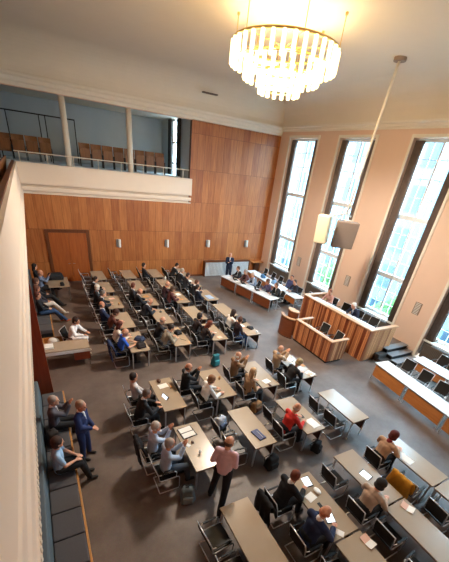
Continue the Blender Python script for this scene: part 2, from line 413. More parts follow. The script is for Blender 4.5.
gs = make_gseat(); n = 0
ords = ['first', 'second', 'third', 'fourth', 'fifth', 'sixth', 'seventh', 'eighth', 'ninth', 'tenth', 'eleventh', 'twelfth', 'thirteenth', 'fourteenth', 'fifteenth', 'sixteenth', 'seventeenth', 'eighteenth', 'nineteenth', 'twentieth', 'twenty-first', 'twenty-second']
for k in range(5): place(gs, (-1.35 + .6 * k, YW + 1.75, 5.8), 0, 'wooden tip-up gallery seat left of the left column, %s of five from left' % ords[k], 'tip-up seats in the back gallery')
for k in range(8): place(gs, (2.95 + .6 * k, YW + 1.75, 5.8), 0, 'wooden tip-up gallery seat right of the left column, %s of eight from left' % ords[k], 'tip-up seats in the back gallery')
for k in range(22): place(gs, (-.92, 19.7 - .57 * k, 4.93), -PI/2, 'wooden tip-up seat in the side gallery, %s from the back corner' % ords[k], 'tip-up seats in the side gallery')

# ------------------------------------------------------------------ chandelier
CH = V((6.9, 10.2, 0)); ZR = 9.62
t = thing('chandelier', 'large round three-tier chandelier of glowing glass tubes hanging from the ceiling', 'chandelier', (CH.x, CH.y, ZR))
def ring(bm, r, z, w=.03, n=64): return tube(bm, [(r*math.cos(2*PI*k/n), r*math.sin(2*PI*k/n), z) for k in range(n)], w, 6, closed=True)
tiers = [(1.47, 0, .5, 34), (1.06, -.27, .48, 26), (.58, -.54, .48, 16)]
for r, z, l, cnt in tiers:
    bm = ring(bmesh.new(), r, z, .035); ring(bm, r, z - l + .1, .012); obj('ring', bm, M['brass'], t, smooth=True)
bm = bmesh.new()
for k in range(6):
    a = 2*PI*k/6 + .2; tube(bm, [(0, 0, -.0), (1.47*math.cos(a), 1.47*math.sin(a), 0)], .012, 6); tube(bm, [(1.06*math.cos(a), 1.06*math.sin(a), 0), (1.06*math.cos(a), 1.06*math.sin(a), -.27)], .01, 6)
    tube(bm, [(.58*math.cos(a), .58*math.sin(a), 0), (.58*math.cos(a), .58*math.sin(a), -.54)], .01, 6)
obj('spokes', bm, M['brass'], t)
tm = mesh_from(tube(bmesh.new(), [(0, 0, -.5), (0, 0, -.49), (0, 0, -.03), (0, 0, -.02)], [.045, .055, .055, .045], 10), 'glass_tube', M['tube'], True)
for r, z, l, cnt in tiers:
    for k in range(cnt):
        a = 2*PI*k/cnt; o = obj('glass_tube', tm, None, t); o.location = (r*math.cos(a), r*math.sin(a), z)
for k in range(6):
    a = 2*PI*k/6 + .2; x, y = 1.47*math.cos(a), 1.47*math.sin(a)
    w = obj('suspension_wire', tube(bmesh.new(), [(x, y, 0), (x, y, ZC - ZR)], .011, 6), M['brass'], t)
    obj('ceiling_hook', tube(bmesh.new(), [(x, y, ZC - ZR - .06), (x, y, ZC - ZR)], .04, 8), M['brass'], w)
def lamp(name, kind, loc, energy, col, **k):
    l = bpy.data.lights.new(name, kind); l.energy = energy; l.color = col
    for a, v in k.items(): setattr(l, a, v)
    o = bpy.data.objects.new(name, l); o.location = loc; C.objects.link(o); return o
for k in range(6):
    a = 2*PI*k/6
    lamp('chandelier_bulb', 'POINT', (CH.x + 1.28*math.cos(a), CH.y + 1.28*math.sin(a), ZR - .55), 17, (1, .76, .46), shadow_soft_size=.18)
lamp('chandelier_bulb', 'POINT', (CH.x, CH.y, ZR - 1.3), 110, (1, .78, .52), shadow_soft_size=.3)
lamp('added_fill_spot', 'SPOT', (CH.x, CH.y, ZR - 1.15), 850, (1, .9, .8), shadow_soft_size=.55, spot_size=math.radians(172), spot_blend=.35)  # unseen wide spot added below the chandelier to brighten the room

# speaker cluster
t = thing('hanging_loudspeaker_cluster', 'pair of boxy loudspeakers on a long white pole from the ceiling', 'loudspeaker', (11.5, 10.2, ZC))
dx = -.44
obj('pole', tube(bmesh.new(), [(0, 0, 0), (dx, 0, -4.75)], .045, 12), M['trim'], t, smooth=True)
obj('ceiling_mount', tube(bmesh.new(), [(0, 0, 0), (0, 0, -.1)], .2, 16), M['speaker'], t)
def spk(name, c, rz, w, h, dp, mat, tilt=.12):
    mt = Matrix.Translation(c) @ Matrix.Rotation(rz, 4, 'Z') @ Matrix.Rotation(tilt, 4, 'X')
    o = obj(name, bx(bmesh.new(), -w/2, w/2, -dp/2, dp/2, -h/2, h/2, mt), mat, t, bevel=.02)
    obj('speaker_grille', bx(bmesh.new(), -w/2 + .04, w/2 - .04, -dp/2 - .012, -dp/2 + .01, -h/2 + .04, h/2 - .04, mt), mat, o)
    return o
spk('speaker_box', V((dx + .12, -.1, -5.5)), -.55, .86, 1.02, .3, M['speaker'])
spk('speaker_box', V((dx - .92, .15, -5.35)), -1.1, .5, 1.05, .3, M['speakerw'])
spk('speaker_box', V((dx + .55, .35, -5.5)), .9, .6, 1.0, .35, M['speakerw'])
obj('yoke', tube(bmesh.new(), [(dx - .8, .1, -4.85), (dx, 0, -4.73), (dx + .5, .2, -4.85)], .03, 8), M['trim'], t)

# ------------------------------------------------------------------ dais
t = thing('presidium_dais', 'tall wooden slatted presidium counter with white top before the third window', 'counter', (11.65, 7.62, 0))
bm = B(0, .1, 0, 4.4, .0, 1.47); obj('front_panel', bm, M['slat'], t)
for y, s in ((0, 'near'), (4.3, 'far')): obj('side_panel', B(.1, 1.7, y, y + .1, 0, 1.47), M['slatx'], t)
bm = B(-.04, .2, -.04, 4.44, 1.47, 1.52); bx(bm, .2, 1.74, -.04, .16, 1.47, 1.52); bx(bm, .2, 1.74, 4.24, 4.44, 1.47, 1.52); obj('top_rim', bm, M['rim'], t)
obj('desk_surface', B(.1, .85, .1, 4.3, 1.3, 1.34), M['deskw'], t)
struct('platform', B(11.8, XW, 7.75, 12.0, 0, .5), M['carpet'])
bm = bmesh.new()
for k in range(3): bx(bm, 13.0 - .45 + .45, XW - .02, 6.75 + .33*k, 7.75 + .0, .17*k, .17*(k+1) - .03)
struct('stair_risers', bm, M['black'])
bm = bmesh.new()
for k in range(3): bx(bm, 12.97, XW - .01, 6.72 + .33*k, 7.05 + .33*k, .17*(k+1) - .03, .17*(k+1))
struct('stair_treads', bm, M['stairt'])
bm = bmesh.new()
for k in range(2): bx(bm, 12.45 , 12.98, 7.0 + .33*k, 7.6, .0 + .17*k, .17*(k+1) - .02)
struct('stair_side', bm, M['stair'])
t = thing('clerk_bench', 'lower wooden slatted clerks desk in front of the tall counter', 'counter', (9.87, 7.95, 0))
obj('front_panel', B(0, .08, 0, 2.32, .1, 1.03), M['slat'], t)
for y in (0, 2.24): obj('side_panel', B(.08, .95, y, y + .08, .1, 1.03), M['slatx'], t)
bm = B(-.03, .14, -.03, 2.35, 1.03, 1.07); bx(bm, .14, .98, -.03, .12, 1.03, 1.07); bx(bm, .14, .98, 2.2, 2.35, 1.03, 1.07); obj('top_rim', bm, M['rim'], t)
obj('desk_surface', B(.08, .5, .08, 2.24, .84, .88), M['deskw'], t); obj('plinth', B(.04, .9, .04, 2.28, 0, .1), M['black'], t)
# curved lectern
t = thing('lectern', 'curved two-tier wooden speaker lectern beside the clerks desk', 'lectern', (10.35, 10.85, 0))
def arcpanel(r, a0, a1, z0, z1, th, cy=0, cx=0, n=14):
    bm = bmesh.new(); R = []
    for k in range(n + 1):
        a = a0 + (a1 - a0) * k / n
        R.append([bm.verts.new((cx + q*math.cos(a), cy + q*math.sin(a), z)) for q, z in ((r, z0), (r, z1), (r - th, z1), (r - th, z0))])
    for k in range(n):
        for j in range(4): bm.faces.new((R[k][j], R[k][(j+1) % 4], R[k+1][(j+1) % 4], R[k+1][j]))
    bm.faces.new(R[0]); bm.faces.new(R[-1]); return bm
obj('lower_front', arcpanel(.72, PI*.78, PI*1.25, .05, .95, .05), M['frontr'], t)
obj('lower_rim', arcpanel(.75, PI*.77, PI*1.26, .95, 1.0, .14), M['rim'], t)
obj('upper_front', arcpanel(.42, PI*.68, PI*1.32, 0.05, 1.22, .05), M['frontr'], t)
obj('reading_top', arcpanel(.45, PI*.66, PI*1.34, 1.22, 1.26, .3), M['rim'], t)
obj('plinth', arcpanel(.74, PI*.77, PI*1.26, 0, .05, .3), M['modesty'], t)

# ------------------------------------------------------------------ desks
def make_desk(L=1.56, W=.68, top='desk', mod='modesty', modx=.6, modz=.25):
    t = thing('desk', '', 'desk')
    obj('tabletop', B(0, W, 0, L, .705, .73), M[top], t, bevel=.004)
    obj('edge_band', B(-.004, W + .004, -.004, L + .004, .69, .706), M['edge'], t)
    for x in (.03, W - .07):
        for y in (.04, L - .08): obj('leg', B(x, x + .035, y, y + .035, 0, .69), M['chrome'], t)
    bm = bmesh.new()
    for y in (.045, L - .075): bx(bm, .06, W - .06, y, y + .03, .655, .69)
    for x in (.035, W - .065): bx(bm, x, x + .03, .07, L - .07, .655, .69)
    obj('desk_frame', bm, M['steel'], t)
    obj('modesty_panel', B(modx, modx + .018, .06, L - .06, modz, .65), M[mod], t)
    return t
desk = make_desk()
COLN = ['leftmost', 'second', 'third', 'rightmost']
ORD = ['first', 'second', 'third', 'fourth', 'fifth', 'sixth', 'seventh', 'eighth', 'ninth']
rows = [(18.15, 'b'), (16.17, 'b'), (14.08, 'b'), (12.0, 'b'), (10.0, 'b'), (6.56, 'f'), (4.32, 'f'), (1.74, 'n'), (.14, 'n')]
colx = dict(b=(2.2, 3.85, 5.46, 7.08), f=(2.26, 3.93, 5.58, 7.23), n=(2.34, 4.08, 5.7, 7.34))
slots = []
for ri, (y, blk) in enumerate(rows):
    for ci in range(4):
        x = colx[blk][ci]; yy = y + (0, .08, .0, -.15)[ci] * (ri == 6) + (0, 0, .12, 0)[ci] * (blk == 'n')
        place(desk, (x, yy, 0), 0, 'beige desk, %s from the panelled wall in the %s desk column' % (ORD[ri], COLN[ci]), 'delegates desks in four columns')
        for q, nmn in ((1.17, 'farther'), (.4, 'nearer')): slots.append((x, yy + q, ri, ci, nmn))

# ------------------------------------------------------------------ chairs
def make_chair():
    t = thing('cantilever_chair', '', 'chair')
    bm = bmesh.new(); bx(bm, -.22, .24, -.235, .235, .42, .455); obj('seat', bm, M['leather'], t, bevel=.015)
    n = 10; bm = bmesh.new(); fr = []
    for k in range(n + 1):
        s = k / n; z = .5 + .42 * s; x = -.22 - .02 * math.sin(s * PI) - .11 * s
        fr.append([bm.verts.new((x + .016, -.215, z)), bm.verts.new((x + .016, .215, z)), bm.verts.new((x - .014, .215, z)), bm.verts.new((x - .014, -.215, z))])
    for k in range(n):
        for j in range(4): bm.faces.new((fr[k][j], fr[k][(j+1) % 4], fr[k+1][(j+1) % 4], fr[k+1][j]))
    bm.faces.new(fr[0]); bm.faces.new(fr[-1]); obj('backrest', bm, M['mesh'], t)
    bm = bmesh.new(); r = .0125
    for s in (-1, 1):
        y = s * .25
        tube(bm, [(-.34, s*.232, .93), (-.26, s*.235, .68), (-.225, s*.24, .46), (-.18, y, .44), (.2, y, .44), (.245, y, .42), (.262, y, .37), (.262, y, .06), (.24, y, .02), (.19, y, .0125), (-.22, y, .0125)], r, 8)
    tube(bm, [(-.22, -.25, .0125), (-.22, .25, .0125)], r, 8); tube(bm, [(-.34, -.232, .93), (-.345, 0, .935), (-.34, .232, .93)], r, 8)
    tube(bm, [(.2, -.25, .43), (.2, .25, .43)], r * .8, 8)
    obj('frame', bm, M['chrome'], t, smooth=True)
    for s in (-1, 1):
        y = s * .265
        bm = bmesh.new(); tube(bm, [(-.27, s*.243, .66), (-.2, y, .67), (.12, y, .67), (.17, y, .64), (.18, y, .58), (.18, s*.25, .44)], .011, 8)
        a = obj('armrest', bm, M['chrome'], t, smooth=True)
        obj('arm_pad', B(-.18, .12, y - .022, y + .022, .678, .7), M['black'], a, bevel=.008)
    return t
chair = make_chair(); NCH = [0]
def put_chair(x, y, rz, label, group='black cantilever chairs at the delegates desks'):
    NCH[0] += 1; return place(chair, (x, y, 0), rz, label, group)

# right-hand benches of desks facing the room
def desk_row(proto, x, y, ang, n, L, labelf, group):
    for k in range(n):
        px, py = x + math.sin(-ang) * -k * 0, 0
        o = place(proto, (x + math.sin(ang) * (k + 1) * (L + .01), y - math.cos(ang) * (k + 1) * (L + .01), 0), ang, labelf(k), group)
        # rotation: local +y points back along the row
rowdesk = make_desk(1.6, .7, 'deskw', 'front', .03, .18)
desk_row(rowdesk, 10.96, 6.52, math.radians(-7.2), 4, 1.6, lambda k: 'white-topped desk with orange wood front right of the steps, %s towards the camera' % ORD[k], 'desks of the near front row')
rowdesk2 = make_desk(1.56, .7, 'deskw', 'front', .03, .35)
desk_row(rowdesk2, 12.93, 6.2, math.radians(-2.5), 3, 1.56, lambda k: 'white-topped desk behind the orange-fronted row by the window, %s towards the camera' % ORD[k], 'desks of the near back row')
headdesk = make_desk(1.5, .7, 'deskw', 'frontr', .03, .16)
desk_row(headdesk, 9.77, 17.86, math.radians(11.1), 3, 1.5, lambda k: 'white-topped desk with brown wood front by the radiator screen, %s from the screen' % ORD[k], 'desks of the far front row')
deskb = make_desk(1.36, .7, 'deskw', 'front', .03, .35)
desk_row(deskb, 12.25, 18.75, 0, 4, 1.36, lambda k: 'white-topped desk along the window wall, %s from the panelled wall' % ORD[k], 'desks of the far back row')
# chairs behind the right desks, facing -X
def face_chairs(x, y, ang, ys, lab, grp):
    for i, s in enumerate(ys):
        put_chair(x + math.sin(ang) * s, y - math.cos(ang) * s, PI - ang + random.uniform(-.12, .12), lab % ORD[i], grp)
face_chairs(12.03, 6.3, math.radians(-7.2), [.45, 1.25, 2.05, 2.85, 3.65, 4.5], 'empty black chair behind the orange-fronted desk row, %s from the dais steps', 'empty chairs behind the near front row')
face_chairs(13.95, 6.1, math.radians(-2.5), [.5, 1.5, 2.4, 3.4], 'empty black chair under the right window, %s from the dais steps', 'chairs under the right window')
face_chairs(13.3, 18.6, 0, [.3, 1.25, 2.1, 3.0], 'empty black chair along the far window wall, %s from the panelled wall', 'empty chairs along the far window wall')
put_chair(13.3, 13.55, PI - .2, 'empty black chair at the far back row end nearest the dais', 'empty chairs along the far window wall')

# ------------------------------------------------------------------ left side furniture
def bench(y0, y1, lab, n):
    t = thing('upholstered_bench', lab, 'bench', (XL, y0, 0)); L = y1 - y0
    obj('bench_base', B(.02, .72, 0, L, .0, .3), M['black'], t)
    obj('front_edge', B(.72, .755, 0, L, .05, .44), M['tan'], t)
    obj('bench_back', B(.02, .15, 0, L, .3, .95), M['benchb'], t, bevel=.03)
    for k in range(n): obj('seat_cushion', B(.16, .715, k*L/n + .008, (k+1)*L/n - .008, .3, .46), M['bench'], t, bevel=.025)
    return t
bench(.45, 8.85, 'long grey upholstered bench against the left wall, nearest the camera', 14)
bench(13.1, 19.7, 'long grey upholstered bench against the left wall near the door', 11)
t = thing('reception_desk', 'pale desk with brown pedestal beside the seated woman in white', 'desk', (-.58, 10.8, 0))
obj('tabletop', B(0, 1.5, 0, .7, .69, .73), M['desk'], t, bevel=.004); obj('pedestal', B(.95, 1.48, .04, .66, .25, .69), M['ped'], t)
obj('front_strip', B(0, 1.5, -.01, .02, .58, .69), M['white'], t)
for x in (.03, 1.42):
    for y in (.03, .63): obj('leg', B(x, x + .035, y, y + .035, 0, .69 if x < 1 else .25), M['steel'], t)
tag(obj('paper_box', B(-.5, -.22, 11.0, 11.3, .731, .8), M['white'], bevel=.005), 'white paper box on the left end of the pale desk', 'box')
t = thing('wooden_tray', 'open wooden tray box behind the pale desk', 'box', (-.55, 11.75, 0))
bm = B(0, .7, 0, .03, .3, .55); bx(bm, 0, .7, .5, .53, .3, .55); bx(bm, 0, .03, .03, .5, .3, .55); bx(bm, .67, .7, .03, .5, .3, .55); bx(bm, 0.03, .67, .03, .5, .3, .33)
obj('tray_sides', bm, M['tan'], t); bm = bmesh.new()
for x in (.02, .64):
    for y in (.02, .47): bx(bm, x, x+.04, y, y+.04, 0, .3)
obj('tray_legs', bm, M['tan'], t)
o = obj('fabric_bag', ell(bmesh.new(), (-.2, 12.0, .5), (.2, .16, .16)), M['white'], smooth=True); tag(o, 'white bag lying in the open wooden tray', 'bag')
t = thing('side_table', 'grey square side table near the door with dark things on it', 'table', (-.02, 17.3, 0))
obj('tabletop', B(0, .95, 0, 1.5, .70, .73), M['desk'], t); 
for x in (.03, .88):
    for y in (.03, 1.43): obj('leg', B(x, x + .035, y, y + .035, 0, .7), M['steel'], t)

# ------------------------------------------------------------------ people
def ik(s, w, l1, l2, hint):
    s, w = V(s), V(w); d = w - s; D = min(d.length, (l1 + l2) * .995); dn = d.normalized(); w = s + dn * D
    a = (l1*l1 - l2*l2 + D*D) / (2*D); h = math.sqrt(max(0, l1*l1 - a*a))
    hv = V(hint); hv = (hv - hv.dot(dn) * dn).normalized()
    return s + dn * a + hv * h, w
POSES = {
 # lean deg, head (yaw,pitch), wrists L/R, elbow hints
 'table': dict(lean=16, head=(0, 12), wl=(.47, .13, .775), wr=(.47, -.13, .775)),
 'write': dict(lean=26, head=(-8, 28), wl=(.46, .16, .775), wr=(.5, -.08, .785)),
 'back': dict(lean=-8, head=(8, 4), wl=(.24, .07, .64), wr=(.27, -.06, .64)),
 'clap': dict(lean=4, head=(0, 2), wl=(.4, .05, 1.08), wr=(.4, -.045, 1.08)),
 'chin': dict(lean=16, head=(5, 8), wl=(.3, .05, 1.02), wr=(.48, -.1, .775)),
 'look': dict(lean=6, head=(35, 6), wl=(.38, .2, .775), wr=(.3, -.12, .7)),
 'bench': dict(lean=-4, head=(10, 8), wl=(.3, .1, .66), wr=(.28, -.08, .68), knees=((.46, .1, .55), (.5, -.06, .58)), ank=((.7, .1, .1), (.86, -.03, .13))),
 'sofa': dict(lean=2, head=(10, 8), wl=(.34, .1, .68), wr=(.32, -.08, .7), knees=((.42, .1, .57), (.42, -.09, .57)), ank=((.5, .12, .09), (.54, -.1, .09))),
 'stand': dict(stand=1, lean=2, head=(0, 6), wl=(.24, .06, 1.0), wr=(.25, -.05, 1.02), knees=((.03, .1, .5), (.0, -.1, .5)), ank=((.02, .12, .08), (-.03, -.11, .08))),
 'phone': dict(stand=1, lean=0, head=(0, 4), wl=(.3, .06, 1.3), wr=(.28, -.1, 1.22), knees=((.02, .1, .5), (.0, -.1, .5)), ank=((.0, .12, .08), (-.03, -.11, .08))),
 'walk': dict(stand=1, lean=5, head=(-20, 12), wl=(.16, .12, 1.02), wr=(.2, -.1, 1.0), knees=((.08, .15, .52), (-.12, -.12, .52)), ank=((-.02, .2, .09), (-.44, -.14, .12))),
}
_pc = {}
def pose_geo(pn):
    if pn in _pc: return _pc[pn]
    P = POSES[pn]; st = P.get('stand'); pz = .96 if st else .585
    pel = V((0, 0, pz)); a = math.radians(P['lean']); up = V((math.sin(a), 0, math.cos(a))); fw = V((math.cos(a), 0, -math.sin(a)))
    waist = pel + up * .16; chest = pel + up * .33 ; neck = pel + up * .50; hc = neck + up * .165 + V((.025 + .02, 0, 0))
    Y = V((0, 1, 0)); g = dict(pel=pel, waist=waist, chest=chest, neck=neck, hc=hc, up=up, fw=fw)
    yaw, pitch = P['head']; g['hr'] = (Matrix.Rotation(math.radians(yaw), 3, 'Z') @ Matrix.Rotation(math.radians(pitch), 3, 'Y'))
    g['sh'] = [neck - up * .055 + Y * s * .175 for s in (1, -1)]; g['arm'] = []
    for i, (s, w) in enumerate(((1, P['wl']), (-1, P['wr']))):
        e, w = ik(g['sh'][i], w, .285, .255, (-.35, s * (.7 if w[2] < .9 else .3), -.6 if w[2] < .9 else -1)); g['arm'].append((e, w))
    hips = [pel + Y * s * .095 + V((0, 0, -.02)) for s in (1, -1)]; g['hips'] = hips
    if 'knees' in P: g['knees'] = [V(k) for k in P['knees']]; g['ank'] = [V(k) for k in P['ank']]
    else: g['knees'] = [V((.43, .13, .53)), V((.44, -.12, .53))]; g['ank'] = [V((.4, .13, .09)), V((.5, -.12, .09))]
    _pc[pn] = g; return g
def hand(bm, e, w, s):
    d = (w - e).normalized(); d = (d + V((.6, 0, -.1))).normalized() if abs(d.z) < .75 else d
    side = V((0, 1, 0)); side = (side - side.dot(d) * d).normalized(); nrm = d.cross(side)
    palm = w + d * .05
    cap(bm, w, w + d * .075, .026, .034, side, 1.15, .55)
    for k, ln in enumerate((.062, .07, .066, .05)):
        o = (k - 1.5) * .0205; b0 = w + d * .085 + side * o * -s; curl = nrm * (.012 if nrm.z < 0 else -.012)
        b1 = b0 + d * ln * .55 + curl * .6; b2 = b1 + d * ln * .45 + curl * 1.4
        cap(bm, b0 - d * .02, b1, .0095, .009, n=8); cap(bm, b1, b2, .009, .0078, n=8)
    tb = w + d * .025 - side * s * .02; t1 = tb - side * s * .03 + d * .03; t2 = t1 + d * .032 - side * s * .004
    cap(bm, tb, t1, .013, .0105, n=8); cap(bm, t1, t2, .0105, .009, n=8)
def head_geo(bm, g):
    c, R = g['hc'], g['hr'] * 1.1; T = lambda x, y, z: c + R @ V((x, y, z))
    ell(bm, T(0, 0, .015), (.098, .077, .108), R); ell(bm, T(.022, 0, -.055), (.07, .06, .068), R)
    cap(bm, T(.088, 0, .012), T(.106, 0, -.026), .009, .014, n=8); ell(bm, T(.078, 0, -.062), (.018, .026, .009), R, 8, 6)
    ell(bm, T(.07, 0, -.1), (.024, .026, .018), R, 8, 6); ell(bm, T(.083, 0, .036), (.014, .05, .01), R, 8, 6)
    for s in (1, -1): ell(bm, T(-.002, s * .08, -.008), (.018, .01, .032), R, 8, 6)
    cap(bm, g['neck'] - g['up'] * .06, T(-.012, 0, -.05), .06, .054)
def body_mesh(pn):
    g = pose_geo(pn); bm = bmesh.new(); Y = V((0, 1, 0)); hd = V((-.02, 0, 0)) if not POSES[pn].get('stand') else V((0, 0, 0))
    cap(bm, g['pel'] + V((0, 0, .0)), g['waist'], .125, .11, Y, 1.25, .88); cap(bm, g['waist'], g['chest'], .108, .125, Y, 1.25, .85); cap(bm, g['chest'], g['neck'] - g['up'] * .09, .125, .1, Y, 1.32, .78)
    for i in (0, 1):
        e, w = g['arm'][i]; s = 1 - 2*i
        cap(bm, g['sh'][i], e, .052, .04); cap(bm, e, w, .039, .027); hand(bm, e, w, s)
        cap(bm, g['hips'][i], g['knees'][i], .085, .058); cap(bm, g['knees'][i], g['ank'][i], .056, .04)
        f = g['ank'][i]; tilt = .0 if f.z < .1 else .03
        cap(bm, f + V((-.03, 0, -.045)), f + V((.13, 0, -.055 + tilt)), .034, .028, Y, 1.1, .8)
    head_geo(bm, g)
    return remesh(bm, .0095, 'body_' + pn, 3)
def top_mesh(pn, kind):
    g = pose_geo(pn); bm = bmesh.new(); Y = V((0, 1, 0)); q = .022 if kind == 'jacket' else .013
    low = g['pel'] + V((0, 0, -.02 if kind == 'shirt' else -.05))
    cap(bm, low, g['waist'], .128 + q, .112 + q, Y, 1.25, .9); cap(bm, g['waist'], g['chest'], .11 + q, .127 + q, Y, 1.25, .86); cap(bm, g['chest'], g['neck'] - g['up'] * .09, .127 + q, .1 + q, Y, 1.32, .8)
    cap(bm, g['sh'][0], g['sh'][1], .055 + q, .055 + q); cap(bm, g['neck'] - g['up'] * .05, g['neck'] - g['up'] * .01, .062 + q, .058 + q * .5)
    for i in (0, 1):
        e, w = g['arm'][i]
        if kind == 'short': m = g['sh'][i].lerp(e, .72); cap(bm, g['sh'][i], m, .052 + q, .047 + q)
        else: cap(bm, g['sh'][i], e, .052 + q, .042 + q); cap(bm, e, e.lerp(w, .93), .041 + q, .03 + q)
    if kind == 'dress':
        for i in (0, 1): cap(bm, g['hips'][i], g['knees'][i], .11, .1)
        cap(bm, g['knees'][0], g['knees'][1], .09, .09)
    return remesh(bm, .014, kind + '_' + pn, 3)
def leg_mesh(pn):
    g = pose_geo(pn); bm = bmesh.new(); Y = V((0, 1, 0))
    cap(bm, g['pel'] + V((0, 0, -.02)), g['pel'] + V((0, 0, .08)), .13, .122, Y, 1.3, .92)
    for i in (0, 1):
        cap(bm, g['hips'][i], g['knees'][i], .1, .076); cap(bm, g['knees'][i], g['ank'][i] + V((0, 0, .01)), .075, .06)
    return remesh(bm, .014, 'trousers_' + pn, 3)
def shoe_mesh(pn, i):
    g = pose_geo(pn); bm = bmesh.new(); Y = V((0, 1, 0))
    for i in (i,):
        f = g['ank'][i]; tilt = 0 if f.z < .1 else .03
        cap(bm, f + V((-.035, 0, -.045)), f + V((.145, 0, -.052 + tilt)), .042, .036, Y, 1.1, .85); cap(bm, f + V((-.02, 0, -.04)), f, .045, .04)
    return remesh(bm, .012, 'shoes_' + pn, 2)
def hair_mesh(pn, kind):
    g = pose_geo(pn); c, R = g['hc'], g['hr'] * 1.1; T = lambda x, y, z: c + R @ V((x, y, z)); bm = bmesh.new()
    if kind == 'short':
        ell(bm, T(-.018, 0, .04), (.097, .085, .098), R); ell(bm, T(-.04, 0, -.01), (.072, .082, .07), R)
    elif kind == 'fringe':
        ell(bm, T(-.038, 0, -.005), (.076, .0845, .055), R)
    elif kind == 'long':
        ell(bm, T(-.018, 0, .042), (.104, .092, .1), R); cap(bm, T(-.055, 0, 0), T(-.075, 0, -.17), .085, .06, V((0, 1, 0)), 1.15, .7)
        for s in (1, -1): cap(bm, T(-.01, s*.075, 0), T(-.02, s*.08, -.13), .03, .022)
    elif kind == 'bob':
        ell(bm, T(-.018, 0, .042), (.106, .096, .1), R); ell(bm, T(-.035, 0, -.04), (.08, .098, .07), R)
    return remesh(bm, .009, 'hair_' + kind + pn, 3)
def collar_mesh(pn):
    g = pose_geo(pn); bm = bmesh.new(); n = g['neck']; u = g['up']; f = g['fw']
    cap(bm, n - u * .015, n + u * .022, .071, .064)
    cap(bm, n - u * .03 + f * .085, n - u * .2 + f * .128, .034, .012, V((0, 1, 0)), 1, .5)
    return remesh(bm, .009, 'collar_' + pn, 2)
def eye_mesh(pn):
    g = pose_geo(pn); c, R = g['hc'], g['hr'] * 1.1; bm = bmesh.new()
    for s in (1, -1): ell(bm, c + R @ V((.087, s * .031, .012)), (.009, .014, .008), R, 8, 5)
    return mesh_from(bm, 'eyes', M['black'], True)
_mm = {}
def getm(f, *a):
    k = (f.__name__,) + a
    if k not in _mm: _mm[k] = f(*a)
    return _mm[k]
BIG = dict(walk=1.08, stand=1.04)
def person(x, y, face, pose, label, topc, legc='1c1d22', hair='short', hairc='4a3a30', kind='shirt', skin=None, z=0, shoes='1a1615', collar=None, group=None, tie=None):
    o = obj('person', getm(body_mesh, pose), None); setmat(o, skin or random.choice((M['skin'], M['skin2'])))
    o.location = (x, y, z); o.rotation_euler = (0, 0, face); tag(o, label, 'person', group)
    sc = BIG.get(pose, 1.06); o.scale = (sc, sc * 1.06, sc)
    def part(n, me, mat): p = obj(n, me, None, o); setmat(p, mat); return p
    part({'jacket': 'jacket', 'dress': 'dress', 'short': 'shirt', 'shirt': 'shirt'}[kind], getm(top_mesh, pose, kind), flat(topc, .85, var=.15))
    part('trousers', getm(leg_mesh, pose), flat(legc, .85, var=.15))
    for i in (0, 1): part('shoe', getm(shoe_mesh, pose, i), flat(shoes, .5))
    if hair: part('hair', getm(hair_mesh, pose, hair), flat(hairc, .8, var=.3, scale=60))
    if kind == 'jacket' or collar: part('shirt_collar', getm(collar_mesh, pose), flat(collar or 'e8e8ea', .8))
    part('eyes', getm(eye_mesh, pose), M['black'])
    return o
taken = []
def sit(hx, hy, pose, label, *a, face=0, chair_label=None, chairgrp=None, maxx=None, z=0, nochair=False, **k):
    """seat a person so that the head is above (hx, hy) and give them a chair"""
    g = pose_geo(pose); dx = g['hc'].x
    if maxx is not None: hx = min(hx, maxx + dx)
    x = hx - dx * math.cos(face); y = hy - dx * math.sin(face)
    person(x, y, face, pose, label, *a, z=z, **k); taken.append((x, y))
    if not nochair:
        o = put_chair(x, y, face, chair_label, chairgrp); o.location.z = z
    return x, y
def delegate(ri, ci, which, pose, who, *a, dy=0, dxx=0, face=0, **k):
    """occupant of one desk seat; which: 0 farther seat, 1 nearer seat"""
    y, blk = rows[ri]; x = colx[blk][ci]; sy = y + (1.17, .4)[which] + dy
    px = x - .36 + dxx
    for i, s in enumerate(slots):
        if s[2] == ri and s[3] == ci and s[4] == ('farther', 'nearer')[which]: slots.pop(i); break
    person(px, sy, face, pose, who, *a, **k)
    put_chair(px, sy, face, 'occupied black chair, %s seat, %s desk from panelled wall, %s column' % (('farther', 'nearer')[which], ORD[ri], COLN[ci]))
D = delegate
# leftmost column
D(1, 0, 1, 'table', 'person in black suit and white shirt, second desk from the wall, leftmost column', '16171b', kind='jacket', hairc='2a1c16', dy=-.1)
D(2, 0, 0, 'look', 'person with white-grey hair turned sideways at the third desk, leftmost column', '23262c', kind='jacket', hair='bob', hairc='cfc6ba')
D(2, 0, 1, 'table', 'grey-haired person in dark suit with pink paper on the desk', '1f222a', kind='jacket', hairc='77706a')
D(3, 0, 0, 'back', 'balding person in navy suit leaning back, fourth desk, leftmost column', '1f2c4c', kind='jacket', hair='fringe', hairc='5b4a3e')
D(3, 0, 1, 'write', 'person in maroon-brown top bent over the fourth desk, leftmost column', '5a3129', hairc='3c241c', hair='bob')
D(4, 0, 0, 'table', 'person in cream top with reddish hair beside the person in blue', 'd9cabb', hair='long', hairc='5b2a20')
D(4, 0, 1, 'table', 'person in bright blue shirt with thin fair hair at the fifth desk', '2a5fc4', kind='short', hair='fringe', hairc='b8977c', dxx=.05, dy=.12)
